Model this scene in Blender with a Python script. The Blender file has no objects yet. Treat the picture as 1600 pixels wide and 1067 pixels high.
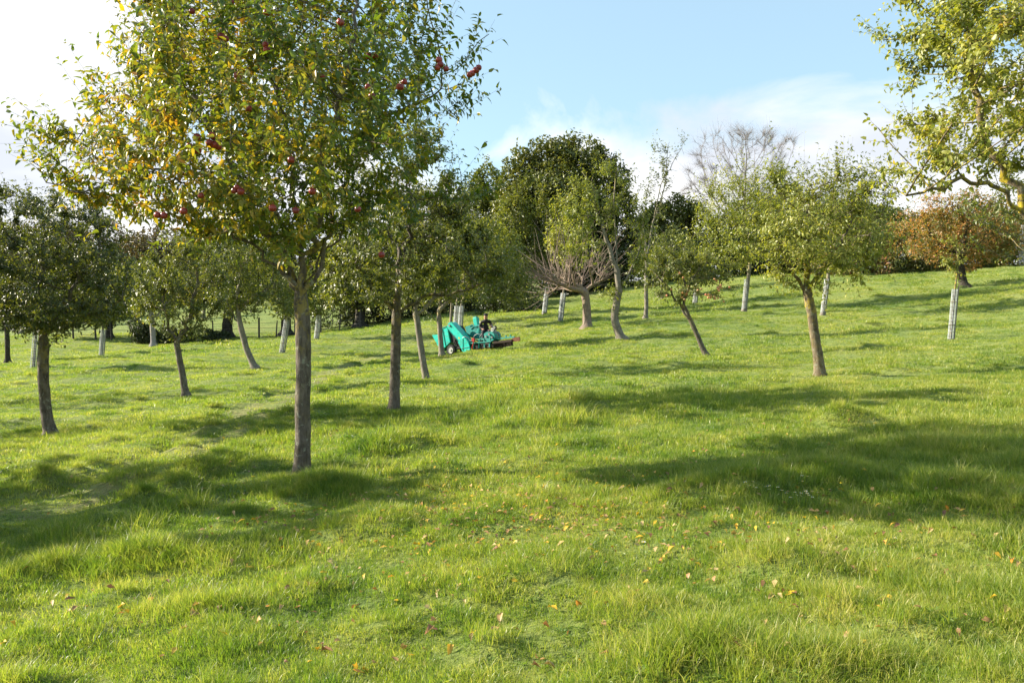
import bpy, bmesh, math, random
import numpy as np
from mathutils import Vector, Matrix
R = math.radians
rng = np.random.default_rng(7)
random.seed(7)
C = bpy.context.scene.collection
SC = bpy.context.scene

# ------------------------------------------------------------------ camera
EYE = np.array([0.0, 0.0, 1.6]); F = 1300.0; PITCH = math.atan((533.5-500)/F)
cam = bpy.data.cameras.new('camera'); co = bpy.data.objects.new('camera', cam); C.objects.link(co)
co.location = EYE; co.rotation_euler = (R(90)-PITCH, 0, 0)
cam.sensor_width = 36; cam.lens = F/1600*36; cam.clip_start = 0.05; cam.clip_end = 3000
SC.camera = co
cam.dof.use_dof = False

# ------------------------------------------------------------------ light
SUN = np.array([-0.975, 0.20, 0.0]); SUN /= np.linalg.norm(SUN); EL = R(27)
SV = Vector((SUN[0]*math.cos(EL), SUN[1]*math.cos(EL), math.sin(EL)))
sl = bpy.data.lights.new('sun', 'SUN'); so = bpy.data.objects.new('sun', sl); C.objects.link(so)
sl.energy = 5.0; sl.angle = R(0.5); sl.color = (1.0, 0.90, 0.74)
so.rotation_euler = (-SV).to_track_quat('-Z', 'Y').to_euler(); so.location = (-30, 5, 30)
w = bpy.data.worlds.new('World'); SC.world = w; w.use_nodes = True
SC.view_settings.view_transform = 'Standard'; SC.view_settings.look = 'None'
SC.view_settings.gamma = 1; SC.view_settings.exposure = 1.47
SC.view_settings.use_curve_mapping = False
SC.cycles.max_bounces = 5; SC.cycles.diffuse_bounces = 3; SC.cycles.glossy_bounces = 2; SC.cycles.transmission_bounces = 4; SC.cycles.caustics_reflective = False; SC.cycles.caustics_refractive = False

class NT:
    def __init__(s, nt): s.nt = nt; nt.nodes.clear()
    def n(s, t, ins=None, **kw):
        nd = s.nt.nodes.new(t)
        for k, v in kw.items(): setattr(nd, k, v)
        for k, v in (ins or {}).items():
            sk = nd.inputs[k]
            if isinstance(v, bpy.types.NodeSocket): s.nt.links.new(v, sk)
            else: sk.default_value = v
        return nd
    def math(s, op, a, b=0.0, clamp=False):
        return s.n('ShaderNodeMath', {0: a, 1: b}, operation=op, use_clamp=clamp).outputs[0]
    def mix(s, f, a, b, blend='MIX'):
        nd = s.n('ShaderNodeMix', data_type='RGBA', blend_type=blend)
        for i, v in ((0, f), (6, a), (7, b)):
            if isinstance(v, bpy.types.NodeSocket): s.nt.links.new(v, nd.inputs[i])
            else: nd.inputs[i].default_value = v if i == 0 else (*v, 1)[:4]
        return nd.outputs[2]
    def ramp(s, f, stops, interp='LINEAR'):
        nd = s.n('ShaderNodeValToRGB', {0: f}); r = nd.color_ramp; r.interpolation = interp
        while len(r.elements) < len(stops): r.elements.new(0.5)
        for e, (p, c) in zip(r.elements, stops):
            e.position = p; e.color = (*c, 1)[:4] if not isinstance(c, float) else (c, c, c, 1)
        return nd.outputs[0]
    def noise(s, vec, scale, detail=3, rough=0.5, dist=0.0):
        return s.n('ShaderNodeTexNoise', {'Vector': vec, 'Scale': scale, 'Detail': detail, 'Roughness': rough, 'Distortion': dist}).outputs[0]

# world: physical sky with thin bright clouds, thicker towards the sun
t = NT(w.node_tree)
sky = t.n('ShaderNodeTexSky', sky_type='NISHITA', sun_disc=False)
sky.sun_elevation = EL; sky.sun_rotation = math.atan2(SUN[0], SUN[1]); sky.air_density = 1.0; sky.dust_density = 0.6; sky.ozone_density = 1.3
tc = t.n('ShaderNodeTexCoord').outputs['Generated']
sep = t.n('ShaderNodeSeparateXYZ', {0: tc})
zz = t.math('ADD', t.math('MAXIMUM', sep.outputs[2], 0.0), 0.22)
px = t.math('DIVIDE', sep.outputs[0], zz); py = t.math('DIVIDE', sep.outputs[1], zz)
pv = t.n('ShaderNodeCombineXYZ', {0: px, 1: py, 2: 3.7}).outputs[0]
n1 = t.noise(pv, 1.25, 8, 0.55, 0.5)
n2 = t.noise(pv, 0.35, 2, 0.5)
side = t.math('MAXIMUM', t.math('MULTIPLY', t.math('ADD', sep.outputs[0], 0.12), -0.75), -0.09)           # the sky whitens towards the sun in the west
low = t.math('MULTIPLY', t.math('SUBTRACT', 0.290, sep.outputs[2]), 2.6)
m = t.math('ADD', t.math('ADD', t.math('SUBTRACT', t.math('MULTIPLY', n1, 1.75), .375), t.math('MULTIPLY', n2, 0.35)), t.math('ADD', side, low))
mask = t.ramp(m, [(0.60, 0.0), (0.86, 1.0)])
shade = t.noise(pv, 1.6, 4, 0.5)
ccol = t.mix(t.ramp(shade, [(0.35, 0.0), (0.62, 1.0)]), (3.1, 3.3, 3.65), (4.6, 4.6, 4.6))
skyc = t.mix(1.0, sky.outputs[0], (.85, .95, .92), 'MULTIPLY')
thin = t.mix(0.55, skyc, (2.3, 3.2, 3.75))
mixc = t.mix(mask, thin, ccol)
bg = t.n('ShaderNodeBackground', {'Color': mixc, 'Strength': 0.101})
out = t.n('ShaderNodeOutputWorld', {0: bg.outputs[0]})

# ------------------------------------------------------------------ helpers
def ray(px, py):
    cx, cy = (px-800)/F, -(py-533.5)/F
    c, s = math.cos(PITCH), math.sin(PITCH)
    return np.array([cx, c+cy*s, -s+cy*c])
def P(px, py, d):
    r = ray(px, py); return EYE + r*(d/r[1])

def vnoise(x, y, seed=0):
    xi = np.floor(x).astype(np.int64); yi = np.floor(y).astype(np.int64)
    xf = x-xi; yf = y-yi; u = xf*xf*(3-2*xf); v = yf*yf*(3-2*yf)
    def h(a, b):
        n = (a*374761393 + b*668265263 + seed*974711) & 0x7fffffff
        n = ((n ^ (n >> 13))*1274126177) & 0x7fffffff
        return ((n ^ (n >> 16)) & 0xffff)/65535.0
    return (h(xi, yi)*(1-u)+h(xi+1, yi)*u)*(1-v)+(h(xi, yi+1)*(1-u)+h(xi+1, yi+1)*u)*v

# terrain: thin-plate spline through known spots of the hillside
CT = [(0,1067,4.1),(800,1067,3.67),(1600,1067,3.3),(472,745,8.9),(615,640,14.5),(78,677,15),(1280,590,17),(665,595,22),(1105,558,24),
 (690,558,33),(705,556,38),(740,553,38),(970,533,31),(918,512,38.5),(290,622,22),(398,577,33),(52,576,35),(157,557,45),(440,553,40),
 (495,530,46),(240,541,55),(353,531,60),(450,526,62),(550,514,62),(700,492,64),(830,487,60),(850,492,50),(875,502,46),(1162,487,42),
 (1285,495,36),(1485,530,25),(1505,450,43),(1200,434,60),(1400,430,58),(1600,424,52),(1000,456,64),(900,474,64),(1600,640,11),(1600,560,18),
 (1600,490,32),(400,440,150),(250,470,150),(560,440,150),(700,440,150),(60,500,150),(400,490,95),(60,515,95),(0,528,62),(1030,466,60),(1400,424,68),(1200,430,70),(1600,418,64),(1300,428,62)]
pts = [P(*c) for c in CT]
pts += [np.array(q, float) for q in [(0,0,0),(-6,0,-.35),(6,0,.3),(0,-8,-.1),(-15,-8,-1.0),(15,-8,.9),(-20,10,-1.2),(-26,28,-1.4),(18,12,1.5),(28,30,3.6),
      (30,62,5.6),(10,75,5.0),(30,90,5.2),(-60,60,-1.5),(-60,0,-3),(50,0,4),(60,60,6.5),(0,100,5.6),(-120,150,1.0),(60,160,6),(0,260,9),(-200,260,5),(200,260,8)]]
pts = np.array(pts)
def tps_k(r2): return 0.5*r2*np.log(r2+1e-9)
def fit(p, lam):
    s = 20.0; X = p[:, :2]/s; n = len(p)
    d2 = ((X[:, None]-X[None])**2).sum(-1)
    A = np.zeros((n+3, n+3)); A[:n, :n] = tps_k(d2)+lam*np.eye(n)
    A[:n, n] = 1; A[:n, n+1:] = X; A[n, :n] = 1; A[n+1:, :n] = X.T
    b = np.zeros(n+3); b[:n] = p[:, 2]
    return X, np.linalg.solve(A, b), s
TX, TWt, TS = fit(pts, 0.004)
def base_h(x, y):
    shp = np.shape(x); x = np.clip(np.ravel(x).astype(float), -220, 220); y = np.clip(np.ravel(y).astype(float), -30, 280)
    out_ = np.empty(len(x)); n = len(TX)
    for i in range(0, len(x), 40000):
        q = np.stack([x[i:i+40000], y[i:i+40000]], 1)/TS
        d2 = ((q[:, None]-TX[None])**2).sum(-1)
        out_[i:i+40000] = tps_k(d2)@TWt[:n]+TWt[n]+q@TWt[n+1:]
    return out_.reshape(shp)
def ground_at_pixel(px, py, dmax=200):
    r = ray(px, py); r = r/r[1]
    d = np.geomspace(2.5, dmax, 900); p = EYE+r*d[:, None]
    g = base_h(p[:, 0], p[:, 1]) - p[:, 2]
    i = np.argmax(g > 0)
    return p[i] if g[i] > 0 else p[-1]
TRACK = np.array([ground_at_pixel(a, b)[:2] for a, b in [(30,800),(120,775),(200,745),(300,700),(380,655),(440,620),(500,590),(560,566),(610,552)]])
# hummocks and tussocks: x, y, height, radius
HUM = []
for (a, b, h_, r_) in [(60,752,.13,.30),(210,757,.13,.30),(225,880,.16,.34),(55,905,.10,.3),(320,968,.13,.22),(865,655,.14,.38),(1335,660,.2,.5),(510,760,.16,.30),
     (695,757,.10,.2),(1240,895,.1,.2),(1285,1050,.12,.25),(340,672,.12,.3),(385,665,.12,.3),(190,757,.1,.3),(825,800,.10,.5),(900,915,.09,.3),(740,880,.07,.3),
     (1200,885,.08,.3),(590,985,.07,.2),(1090,1010,.09,.2),(60,640,.1,.4),(480,930,.09,.25),(330,1000,.06,.2),(960,690,.12,.4),(655,695,.12,.3),(440,640,.1,.3),(1530,780,.15,.5)]:
    g = ground_at_pixel(a, b); HUM.append((g[0], g[1], h_*.65, r_*.9))
for i in range(70):
    f_ = random.random()*(len(TRACK)-1); j_ = int(f_); a_ = TRACK[j_]+(TRACK[j_+1]-TRACK[j_])*(f_-j_); dd_ = TRACK[j_+1]-TRACK[j_]; dd_ = dd_/np.hypot(*dd_)
    sd_ = random.choice((-1, 1))*random.uniform(.75, 1.1); HUM.append((a_[0]-dd_[1]*sd_, a_[1]+dd_[0]*sd_, random.uniform(.05, .10), random.uniform(.10, .2)))
for i in range(760):
    y = 3+55*random.random()**1.3; x = (random.random()*2-1)*(y*0.72+2)
    HUM.append((x, y, random.uniform(.03, .085)*(1+y*0.014), random.uniform(.10, .30)*(1+y*.03)))
HUM = np.array(HUM)
def track_d(x, y):
    best = np.full(np.shape(x), 1e9)
    for (a, b) in zip(TRACK[:-1], TRACK[1:]):
        ab = b-a; tt = np.clip(((x-a[0])*ab[0]+(y-a[1])*ab[1])/(ab@ab), 0, 1)
        best = np.minimum(best, np.hypot(x-a[0]-tt*ab[0], y-a[1]-tt*ab[1]))
    return best
def ground_h(x, y):
    x = np.asarray(x, float); y = np.asarray(y, float)
    z = base_h(x, y)
    d = np.hypot(x, y)
    z = z + (vnoise(x*.45, y*.45, 1)-.5)*.07*np.clip(d/12, .35, 1.6) + (vnoise(x*1.5+7, y*1.9, 2)-.5)*.05*np.clip(d/14, .7, 2.0) + (vnoise(x*4.5, y*5, 3)-.5)*.035
    for hx, hy, hh, hr in HUM:
        q = ((x-hx)**2+(y-hy)**2)/(hr*hr)
        sel = q < 9
        if np.any(sel): z = z + np.where(sel, hh*np.exp(-q), 0)
    td = track_d(x, y)
    z = z - .11*np.exp(-((td-.5)/.14)**2)*np.clip(vnoise(x*1.9, y*1.9, 8)*2-.5, 0, 1.3) + .035*np.exp(-((td-.95)/.2)**2)*vnoise(x*2.1, y*2.1, 9) - .02*np.exp(-(td/.7)**2)
    return z
def gz(x, y): return float(ground_h(np.array([x]), np.array([y]))[0])

def mesh_np(name, V, T, mats=(), mi=None, smooth=True, attrs=None):
    """triangles or quads as arrays (or list of both)"""
    me = bpy.data.meshes.new(name)
    Fs = T if isinstance(T, list) else [T]
    Fs = [f for f in Fs if len(f)]
    V = np.asarray(V, np.float32)
    me.vertices.add(len(V)); me.vertices.foreach_set('co', V.ravel())
    idx = np.concatenate([f.ravel() for f in Fs]).astype(np.int32)
    sizes = np.concatenate([np.full(len(f), f.shape[1], np.int32) for f in Fs])
    starts = np.concatenate([[0], np.cumsum(sizes)[:-1]]).astype(np.int32)
    me.loops.add(len(idx)); me.loops.foreach_set('vertex_index', idx)
    me.polygons.add(len(sizes)); me.polygons.foreach_set('loop_start', starts)
    me.polygons.foreach_set('use_smooth', np.full(len(sizes), smooth, bool))
    if mi is not None: me.polygons.foreach_set('material_index', np.asarray(mi, np.int32))
    for k, a in (attrs or {}).items():
        at = me.attributes.new(k, 'FLOAT', 'POINT'); at.data.foreach_set('value', np.asarray(a, np.float32))
    for m_ in mats: me.materials.append(m_)
    me.update(calc_edges=True); me.validate()
    return me
def obj(name, me, parent=None):
    o = bpy.data.objects.new(name, me); C.objects.link(o)
    if parent is not None: o.parent = parent
    return o
def tag(o, label=None, cat=None, group=None, kind=None):
    if label: o['label'] = label
    if cat: o['category'] = cat
    if group: o['group'] = group
    if kind: o['kind'] = kind
    return o
def thing(name, loc, label, cat, group=None, rz=0):
    o = bpy.data.objects.new(name, None); C.objects.link(o); o.location = [float(v) for v in loc]; o.rotation_euler.z = rz
    o.empty_display_size = .2
    return tag(o, label, cat, group)

# ------------------------------------------------------------------ materials
def new_mat(name):
    m_ = bpy.data.materials.new(name); m_.use_nodes = True; return m_, NT(m_.node_tree)
def finish(t, sh, disp=None):
    o = t.n('ShaderNodeOutputMaterial', {0: sh})
    return o
def grass_colour(t, pos):
    a = t.noise(pos, 0.22, 4, .6); b = t.noise(pos, 1.3, 3, .6); c = t.noise(pos, 7.0, 2, .6)
    s = t.math('ADD', t.math('MULTIPLY', a, .42), t.math('ADD', t.math('MULTIPLY', b, .34), t.math('MULTIPLY', c, .29)))
    return t.ramp(s, [(.37, (.042, .092, .018)), (.46, (.138, .186, .030)), (.56, (.230, .248, .050)), (.70, (.300, .285, .090))])
def mat_ground():
    m_, t = new_mat('meadow_turf')
    pos = t.n('ShaderNodeNewGeometry').outputs['Position']
    col = grass_colour(t, pos)
    fine = t.noise(pos, 28, 3, .7)
    col = t.mix(t.ramp(fine, [(.35, 0.0), (.65, 1.0)]), t.mix(1.0, col, (.42, .46, .42), 'MULTIPLY'), t.mix(1.0, col, (.8, .84, .8), 'MULTIPLY'))  # turf darker than the blades: small shadows between them put into the colour
    tr = t.n('ShaderNodeAttribute', attribute_name='track').outputs['Fac']
    dirt = t.mix(t.noise(pos, 9, 3, .7), (.10, .07, .035), (.25, .225, .085))
    col = t.mix(t.math('MULTIPLY', tr, t.ramp(t.noise(pos, 2.4, 3, .6), [(.40, 0.0), (.56, .9)])), col, dirt)
    bmp = t.math('ADD', t.noise(pos, 14, 4, .7), t.math('MULTIPLY', t.noise(pos, 3.5, 3, .6), 2.2))
    b = t.n('ShaderNodeBump', {'Strength': .9, 'Distance': .07, 'Height': bmp}).outputs[0]
    p = t.n('ShaderNodeBsdfPrincipled', {'Base Color': col, 'Roughness': .85, 'Normal': b, 'Specular IOR Level': .2,
        'Sheen Weight': .25, 'Sheen Roughness': .5, 'Sheen Tint': (.7, .9, .3, 1)})
    finish(t, p.outputs[0]); return m_
def mat_blade():
    m_, t = new_mat('grass_blade')
    pos = t.n('ShaderNodeNewGeometry').outputs['Position']
    base = grass_colour(t, pos)
    rnd = t.n('ShaderNodeObjectInfo').outputs['Random']
    lv = t.n('ShaderNodeAttribute', attribute_name='lv').outputs['Fac']
    s = t.math('ADD', t.math('MULTIPLY', rnd, .45), t.math('MULTIPLY', lv, .55))
    tint = t.ramp(s, [(0.0, (.55, .85, .75)), (.4, (.95, 1.08, .85)), (.68, (1.3, 1.25, 1.1)), (.82, (2.0, 1.65, 2.8))])
    col = t.mix(1.0, base, tint, 'MULTIPLY')
    d = t.n('ShaderNodeBsdfPrincipled', {'Base Color': col, 'Roughness': .42, 'Specular IOR Level': .45})
    tl = t.n('ShaderNodeBsdfTranslucent', {'Color': t.mix(1.0, col, (1.6, 1.75, .7), 'MULTIPLY')})
    mx = t.n('ShaderNodeMixShader', {0: .44, 1: d.outputs[0], 2: tl.outputs[0]})
    finish(t, mx.outputs[0]); return m_
def mat_leaf(name, stops, rough=.42, trans=.38, back=(1.25, 1.25, 1.5), tl_tint=(1.7, 1.6, .55)):
    m_, t = new_mat(name)
    lv = t.n('ShaderNodeAttribute', attribute_name='lv').outputs['Fac']
    col = t.ramp(lv, stops)
    g = t.n('ShaderNodeNewGeometry')
    col2 = t.mix(t.math('MULTIPLY', g.outputs['Backfacing'], .8), col, t.mix(1.0, col, back, 'MULTIPLY'))
    d = t.n('ShaderNodeBsdfPrincipled', {'Base Color': col2, 'Roughness': rough, 'Specular IOR Level': .5})
    tl = t.n('ShaderNodeBsdfTranslucent', {'Color': t.mix(1.0, col, tl_tint, 'MULTIPLY')})
    mx = t.n('ShaderNodeMixShader', {0: trans, 1: d.outputs[0], 2: tl.outputs[0]})
    finish(t, mx.outputs[0]); return m_
def mat_bark(name, c1, c2, lichen=(.42, .33, .03), lich=.5, scale=1.0):
    m_, t = new_mat(name)
    pos = t.n('ShaderNodeNewGeometry').outputs['Position']
    mp = t.n('ShaderNodeMapping', {'Vector': pos, 'Scale': (1, 1, .28)}).outputs[0]
    a = t.noise(mp, 26*scale, 5, .7, .4); b = t.noise(pos, 7, 3, .6)
    col = t.ramp(t.math('ADD', t.math('MULTIPLY', a, .65), t.math('MULTIPLY', b, .35)), [(.36, c1), (.52, tuple((np.array(c1)+c2)/2)), (.66, c2)])
    pale = t.ramp(t.noise(pos, 11, 4, .75, .6), [(.56, 0.0), (.66, .7)])
    col = t.mix(pale, col, (.30, .32, .24))
    lc = t.n('ShaderNodeAttribute', attribute_name='lich').outputs['Fac']
    lm = t.math('MULTIPLY', t.ramp(t.noise(pos, 9, 5, .75, .5), [(.50, 0.0), (.58, 1.0)]), t.math('MULTIPLY', lc, lich), True)
    col = t.mix(lm, col, lichen)
    bp = t.n('ShaderNodeBump', {'Strength': .9, 'Distance': .012/scale, 'Height': t.math('ADD', a, t.math('MULTIPLY', t.noise(mp, 60*scale, 2, .6), .4))}).outputs[0]
    p = t.n('ShaderNodeBsdfPrincipled', {'Base Color': col, 'Roughness': .88, 'Normal': bp, 'Specular IOR Level': .25})
    finish(t, p.outputs[0]); return m_
def mat_plain(name, col, rough=.5, metal=0.0, var=.25, scale=6.0, spec=.5, dirt=None, bump=0.0):
    m_, t = new_mat(name)
    pos = t.n('ShaderNodeTexCoord').outputs['Object']
    n = t.noise(pos, scale, 4, .65)
    c = t.mix(t.ramp(n, [(.3, 0.0), (.7, 1.0)]), tuple(np.array(col)*(1-var)), col)
    if dirt is not None: c = t.mix(t.ramp(t.noise(pos, scale*1.7, 5, .75), [(.5, 0.0), (.68, .8)]), c, dirt)
    ins = {'Base Color': c, 'Roughness': t.math('ADD', t.math('MULTIPLY', n, .2), rough-.1), 'Metallic': metal, 'Specular IOR Level': spec}
    if bump: ins['Normal'] = t.n('ShaderNodeBump', {'Strength': bump, 'Distance': .01, 'Height': n}).outputs[0]
    p = t.n('ShaderNodeBsdfPrincipled', ins); finish(t, p.outputs[0]); return m_

G0, G1, G2 = (.035, .070, .014), (.070, .125, .020), (.125, .185, .030)
L = {
 'main': mat_leaf('apple_leaf_turning', [(0, (.045, .085, .016)), (.30, (.090, .145, .022)), (.52, (.165, .205, .032)), (.72, (.24, .225, .03)), (.85, (.44, .31, .03)), (.96, (.42, .20, .03)), (1, (.22, .08, .03))], trans=.42, rough=.34),
 'mid': mat_leaf('apple_leaf_green', [(0, (.045, .068, .016)), (.4, (.10, .128, .026)), (.75, (.175, .190, .042)), (.9, (.20, .19, .05)), (1, (.32, .19, .05))]),
 'pale': mat_leaf('apple_leaf_pale', [(0, (.08, .115, .020)), (.35, (.17, .205, .034)), (.7, (.29, .30, .06)), (.9, (.40, .38, .10)), (1, (.38, .24, .06))], back=(1.5, 1.45, 2.2)),
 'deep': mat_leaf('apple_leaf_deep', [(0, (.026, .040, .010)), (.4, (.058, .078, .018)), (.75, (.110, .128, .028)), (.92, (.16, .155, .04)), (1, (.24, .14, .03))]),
 'rust': mat_leaf('leaf_rusty', [(0, (.07, .10, .03)), (.33, (.16, .17, .05)), (.52, (.34, .21, .07)), (.8, (.46, .20, .08)), (1, (.28, .10, .06))]),
 'oak': mat_leaf('oak_leaf', [(0, (.040, .058, .014)), (.5, (.105, .125, .030)), (.85, (.18, .18, .045)), (1, (.13, .11, .03))], trans=.25),
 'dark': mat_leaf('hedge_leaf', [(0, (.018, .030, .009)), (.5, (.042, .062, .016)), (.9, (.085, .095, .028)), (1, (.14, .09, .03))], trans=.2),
 'brown': mat_leaf('wood_leaf', [(0, (.05, .055, .025)), (.4, (.10, .088, .042)), (.75, (.13, .085, .045)), (1, (.17, .10, .05))], trans=.2),
 'bramble': mat_leaf('bramble_leaf', [(0, (.045, .07, .02)), (.35, (.11, .14, .04)), (.6, (.22, .20, .075)), (.8, (.33, .20, .10)), (1, (.40, .15, .08))]),
}
BK = {
 'apple': mat_bark('apple_bark', (.045, .036, .028), (.20, .172, .138), lich=.4),
 'yellow': mat_bark('lichened_bark', (.060, .045, .028), (.22, .18, .12), lich=1.0),
 'smooth': mat_bark('pale_bark', (.10, .085, .065), (.27, .24, .20), lich=.4),
 'dark': mat_bark('dark_bark', (.020, .016, .012), (.06, .05, .038), lich=.1, scale=.5),
 'redtwig': mat_bark('reddish_twig', (.13, .092, .075), (.30, .225, .18), lich=.3),
 'greytwig': mat_bark('grey_twig', (.20, .18, .18), (.34, .31, .31), lich=.1),
}

# ------------------------------------------------------------------ leaves
def unit(v): return v/np.maximum(np.linalg.norm(v, axis=-1, keepdims=True), 1e-9)
def leaf_geo(pos, axis, nrm, ln, wd, detail):
    axis = unit(axis); side = unit(np.cross(axis, nrm)); up = np.cross(side, axis)
    n = len(pos); ln = ln[:, None]; wd = wd[:, None]
    droop = rng.uniform(.05, .75, (n, 1)); fold = rng.uniform(.15, .8, (n, 1)); tw = rng.normal(0, .12, (n, 1))
    def pt(s, w_):
        h_ = fold*abs(w_)*wd - droop*s*s*ln + tw*w_*wd*s*2
        return pos+axis*(s*ln)+side*(w_*wd)+up*h_
    if detail == 2:
        Vs = [pt(0, 0), pt(.16, .0), pt(.38, .5), pt(.38, 0), pt(.38, -.5), pt(.72, .38), pt(.72, 0), pt(.72, -.38), pt(1, 0)]
        t_ = [(1,2,3),(1,3,4),(2,5,6),(2,6,3),(3,6,7),(3,7,4),(5,8,6),(6,8,7),(0,1,3)]
    elif detail == 1:
        Vs = [pt(0, 0), pt(.45, .5), pt(.5, 0), pt(.45, -.5), pt(1, 0)]
        t_ = [(0,1,2),(1,4,2),(0,2,3),(2,4,3)]
    else:
        Vs = [pt(0, 0), pt(.5, .5), pt(.5, -.5), pt(1, 0)]
        t_ = [(0,1,3),(0,3,2)]
    k = len(Vs); V = np.stack(Vs, 1).reshape(-1, 3)
    T = (np.array(t_)[None]+(np.arange(n)*k)[:, None, None]).reshape(-1, 3)
    return V, T, k

# ------------------------------------------------------------------ branching by space colonization
def colonize(start, par, act, att, step, kill, iters=120, grav=0.0):
    N = list(start); Pn = list(par); arr = np.array(start)
    dist = np.full(len(att), 1e9); near = np.zeros(len(att), int)
    for i in act:
        d = np.linalg.norm(att-arr[i], axis=1); s_ = d < dist; dist[s_] = d[s_]; near[s_] = i
    alive = np.ones(len(att), bool)
    for it in range(iters):
        if not alive.any(): break
        ids = near[alive]; v = unit(att[alive]-np.array(N)[ids])
        un, inv = np.unique(ids, return_inverse=True)
        acc = np.zeros((len(un), 3)); np.add.at(acc, inv, v)
        acc = unit(unit(acc)+rng.normal(0, .18, acc.shape)+np.array([0, 0, grav]))
        new = np.array(N)[un]+acc*step
        added = 0
        for j, u in enumerate(un):
            q = new[j]; N.append(q); Pn.append(int(u)); k = len(N)-1; added += 1
            d = np.linalg.norm(att-q, axis=1); s_ = d < dist-1e-4; dist[s_] = d[s_]; near[s_] = k
        alive &= dist > kill
        # attractors that cannot be approached any more are dropped
        if it > 30: alive &= (rng.random(len(att)) > .03)
    return np.array(N), np.array(Pn)

def tubes(nodes, par, R0, rtip, expo, base_n, flare=1.0, sides=9, rmin_sides=5, wob=.0, minr=0.0):
    n = len(nodes); cnt = np.ones(n); kids = [[] for _ in range(n)]
    for i in range(n-1, 0, -1):
        if par[i] >= 0: cnt[par[i]] += cnt[i]
    for i in range(1, n):
        if par[i] >= 0: kids[par[i]].append(i)
    cm = cnt[0]
    r = rtip+(R0-rtip)*(cnt/cm)**expo
    zb = nodes[0][2]
    sm = nodes.copy()
    for _ in range(2):
        q = sm.copy()
        for i in range(base_n, n):
            if kids[i] and par[i] >= 0:
                b = max(kids[i], key=lambda k: cnt[k]); q[i] = sm[i]*.5+(sm[par[i]]+sm[b])*.25
        sm = q
    V = []; Q = []; T = []; off = 0; lich = []
    roots = [(0, -1)]; 
    while roots:
        s_, p_ = roots.pop()
        ch = ([p_] if p_ >= 0 else [])+[s_]
        c = s_
        while kids[c]:
            ks = sorted(kids[c], key=lambda k: -cnt[k])
            for k in ks[1:]: roots.append((k, c))
            c = ks[0]; ch.append(c)
        if len(ch) < 2: continue
        if minr and r[ch[1]] < minr: continue
        p = sm[ch]; rr = r[ch].copy()
        if p_ >= 0: rr[0] = min(rr[1]*1.15, r[p_])
        if p_ < 0: rr = rr*(1+flare*np.exp(-np.clip(p[:, 2]-zb, 0, 9)/.09)+.12*np.exp(-np.clip(p[:, 2]-zb, 0, 9)/.35))
        K = sides if rr.max() > R0*.3 else rmin_sides
        tg = np.gradient(p, axis=0); tg = unit(tg)
        ref = np.array([1., .13, 0.]) if abs(tg[:, 0]).max() < .85 else np.array([0.1, .2, 1.])
        u = unit(np.cross(tg, ref)); v = np.cross(tg, u)
        an = np.arange(K)/K*2*np.pi
        rad = rr[:, None]*(1+wob*rng.normal(0, 1, (len(ch), K))) if wob else rr[:, None]*np.ones((1, K))
        ring = p[:, None]+rad[..., None]*(np.cos(an)[None, :, None]*u[:, None]+np.sin(an)[None, :, None]*v[:, None])
        m_ = len(ch); V.append(ring.reshape(-1, 3)); V.append(p[-1:]+tg[-1:]*rr[-1])
        lich.append(np.full(m_*K+1, 0.0)); 
        a = off+np.arange(m_-1)[:, None]*K+np.arange(K)[None]; b = off+np.arange(m_-1)[:, None]*K+(np.arange(K)[None]+1) % K
        Q.append(np.stack([a, b, b+K, a+K], -1).reshape(-1, 4))
        e = off+(m_-1)*K+np.arange(K); e2 = off+(m_-1)*K+(np.arange(K)+1) % K
        T.append(np.stack([e, e2, np.full(K, off+m_*K)], -1))
        off += m_*K+1
    return np.concatenate(V), np.concatenate(Q), np.concatenate(T), r, cnt, kids, sm

def in_blobs(blobs, n, shell=.0):
    vol = np.array([b[3]*b[4]*b[5]*(b[6] if len(b) > 6 else 1) for b in blobs]); ch = rng.choice(len(blobs), n, p=vol/vol.sum())
    B = np.array([b[:6] for b in blobs])[ch]
    d = unit(rng.normal(0, 1, (n, 3))); rad = rng.random(n)**(1/(3+shell*3))
    ln = vnoise(d[:, 0]*2.2+B[:, 0]*3+40, d[:, 2]*2.2+B[:, 2]*3+40, 5)*.6+vnoise(d[:, 1]*2.6+B[:, 1]*3+60, d[:, 0]*3+d[:, 2]*4+60, 6)*.4
    return B[:, :3]+d*(rad*(.55+1.05*ln))[:, None]*B[:, 3:6]

def resample(pl, step):
    pl = np.array(pl, float); seg = np.linalg.norm(np.diff(pl, axis=0), axis=1); s = np.concatenate([[0], np.cumsum(seg)])
    # smooth via catmull-like cubic interpolation on each coordinate
    m = max(2, int(round(s[-1]/step))+1); q = np.linspace(0, s[-1], m)
    return np.stack([np.interp(q, s, pl[:, i]) for i in range(3)], 1)

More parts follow.
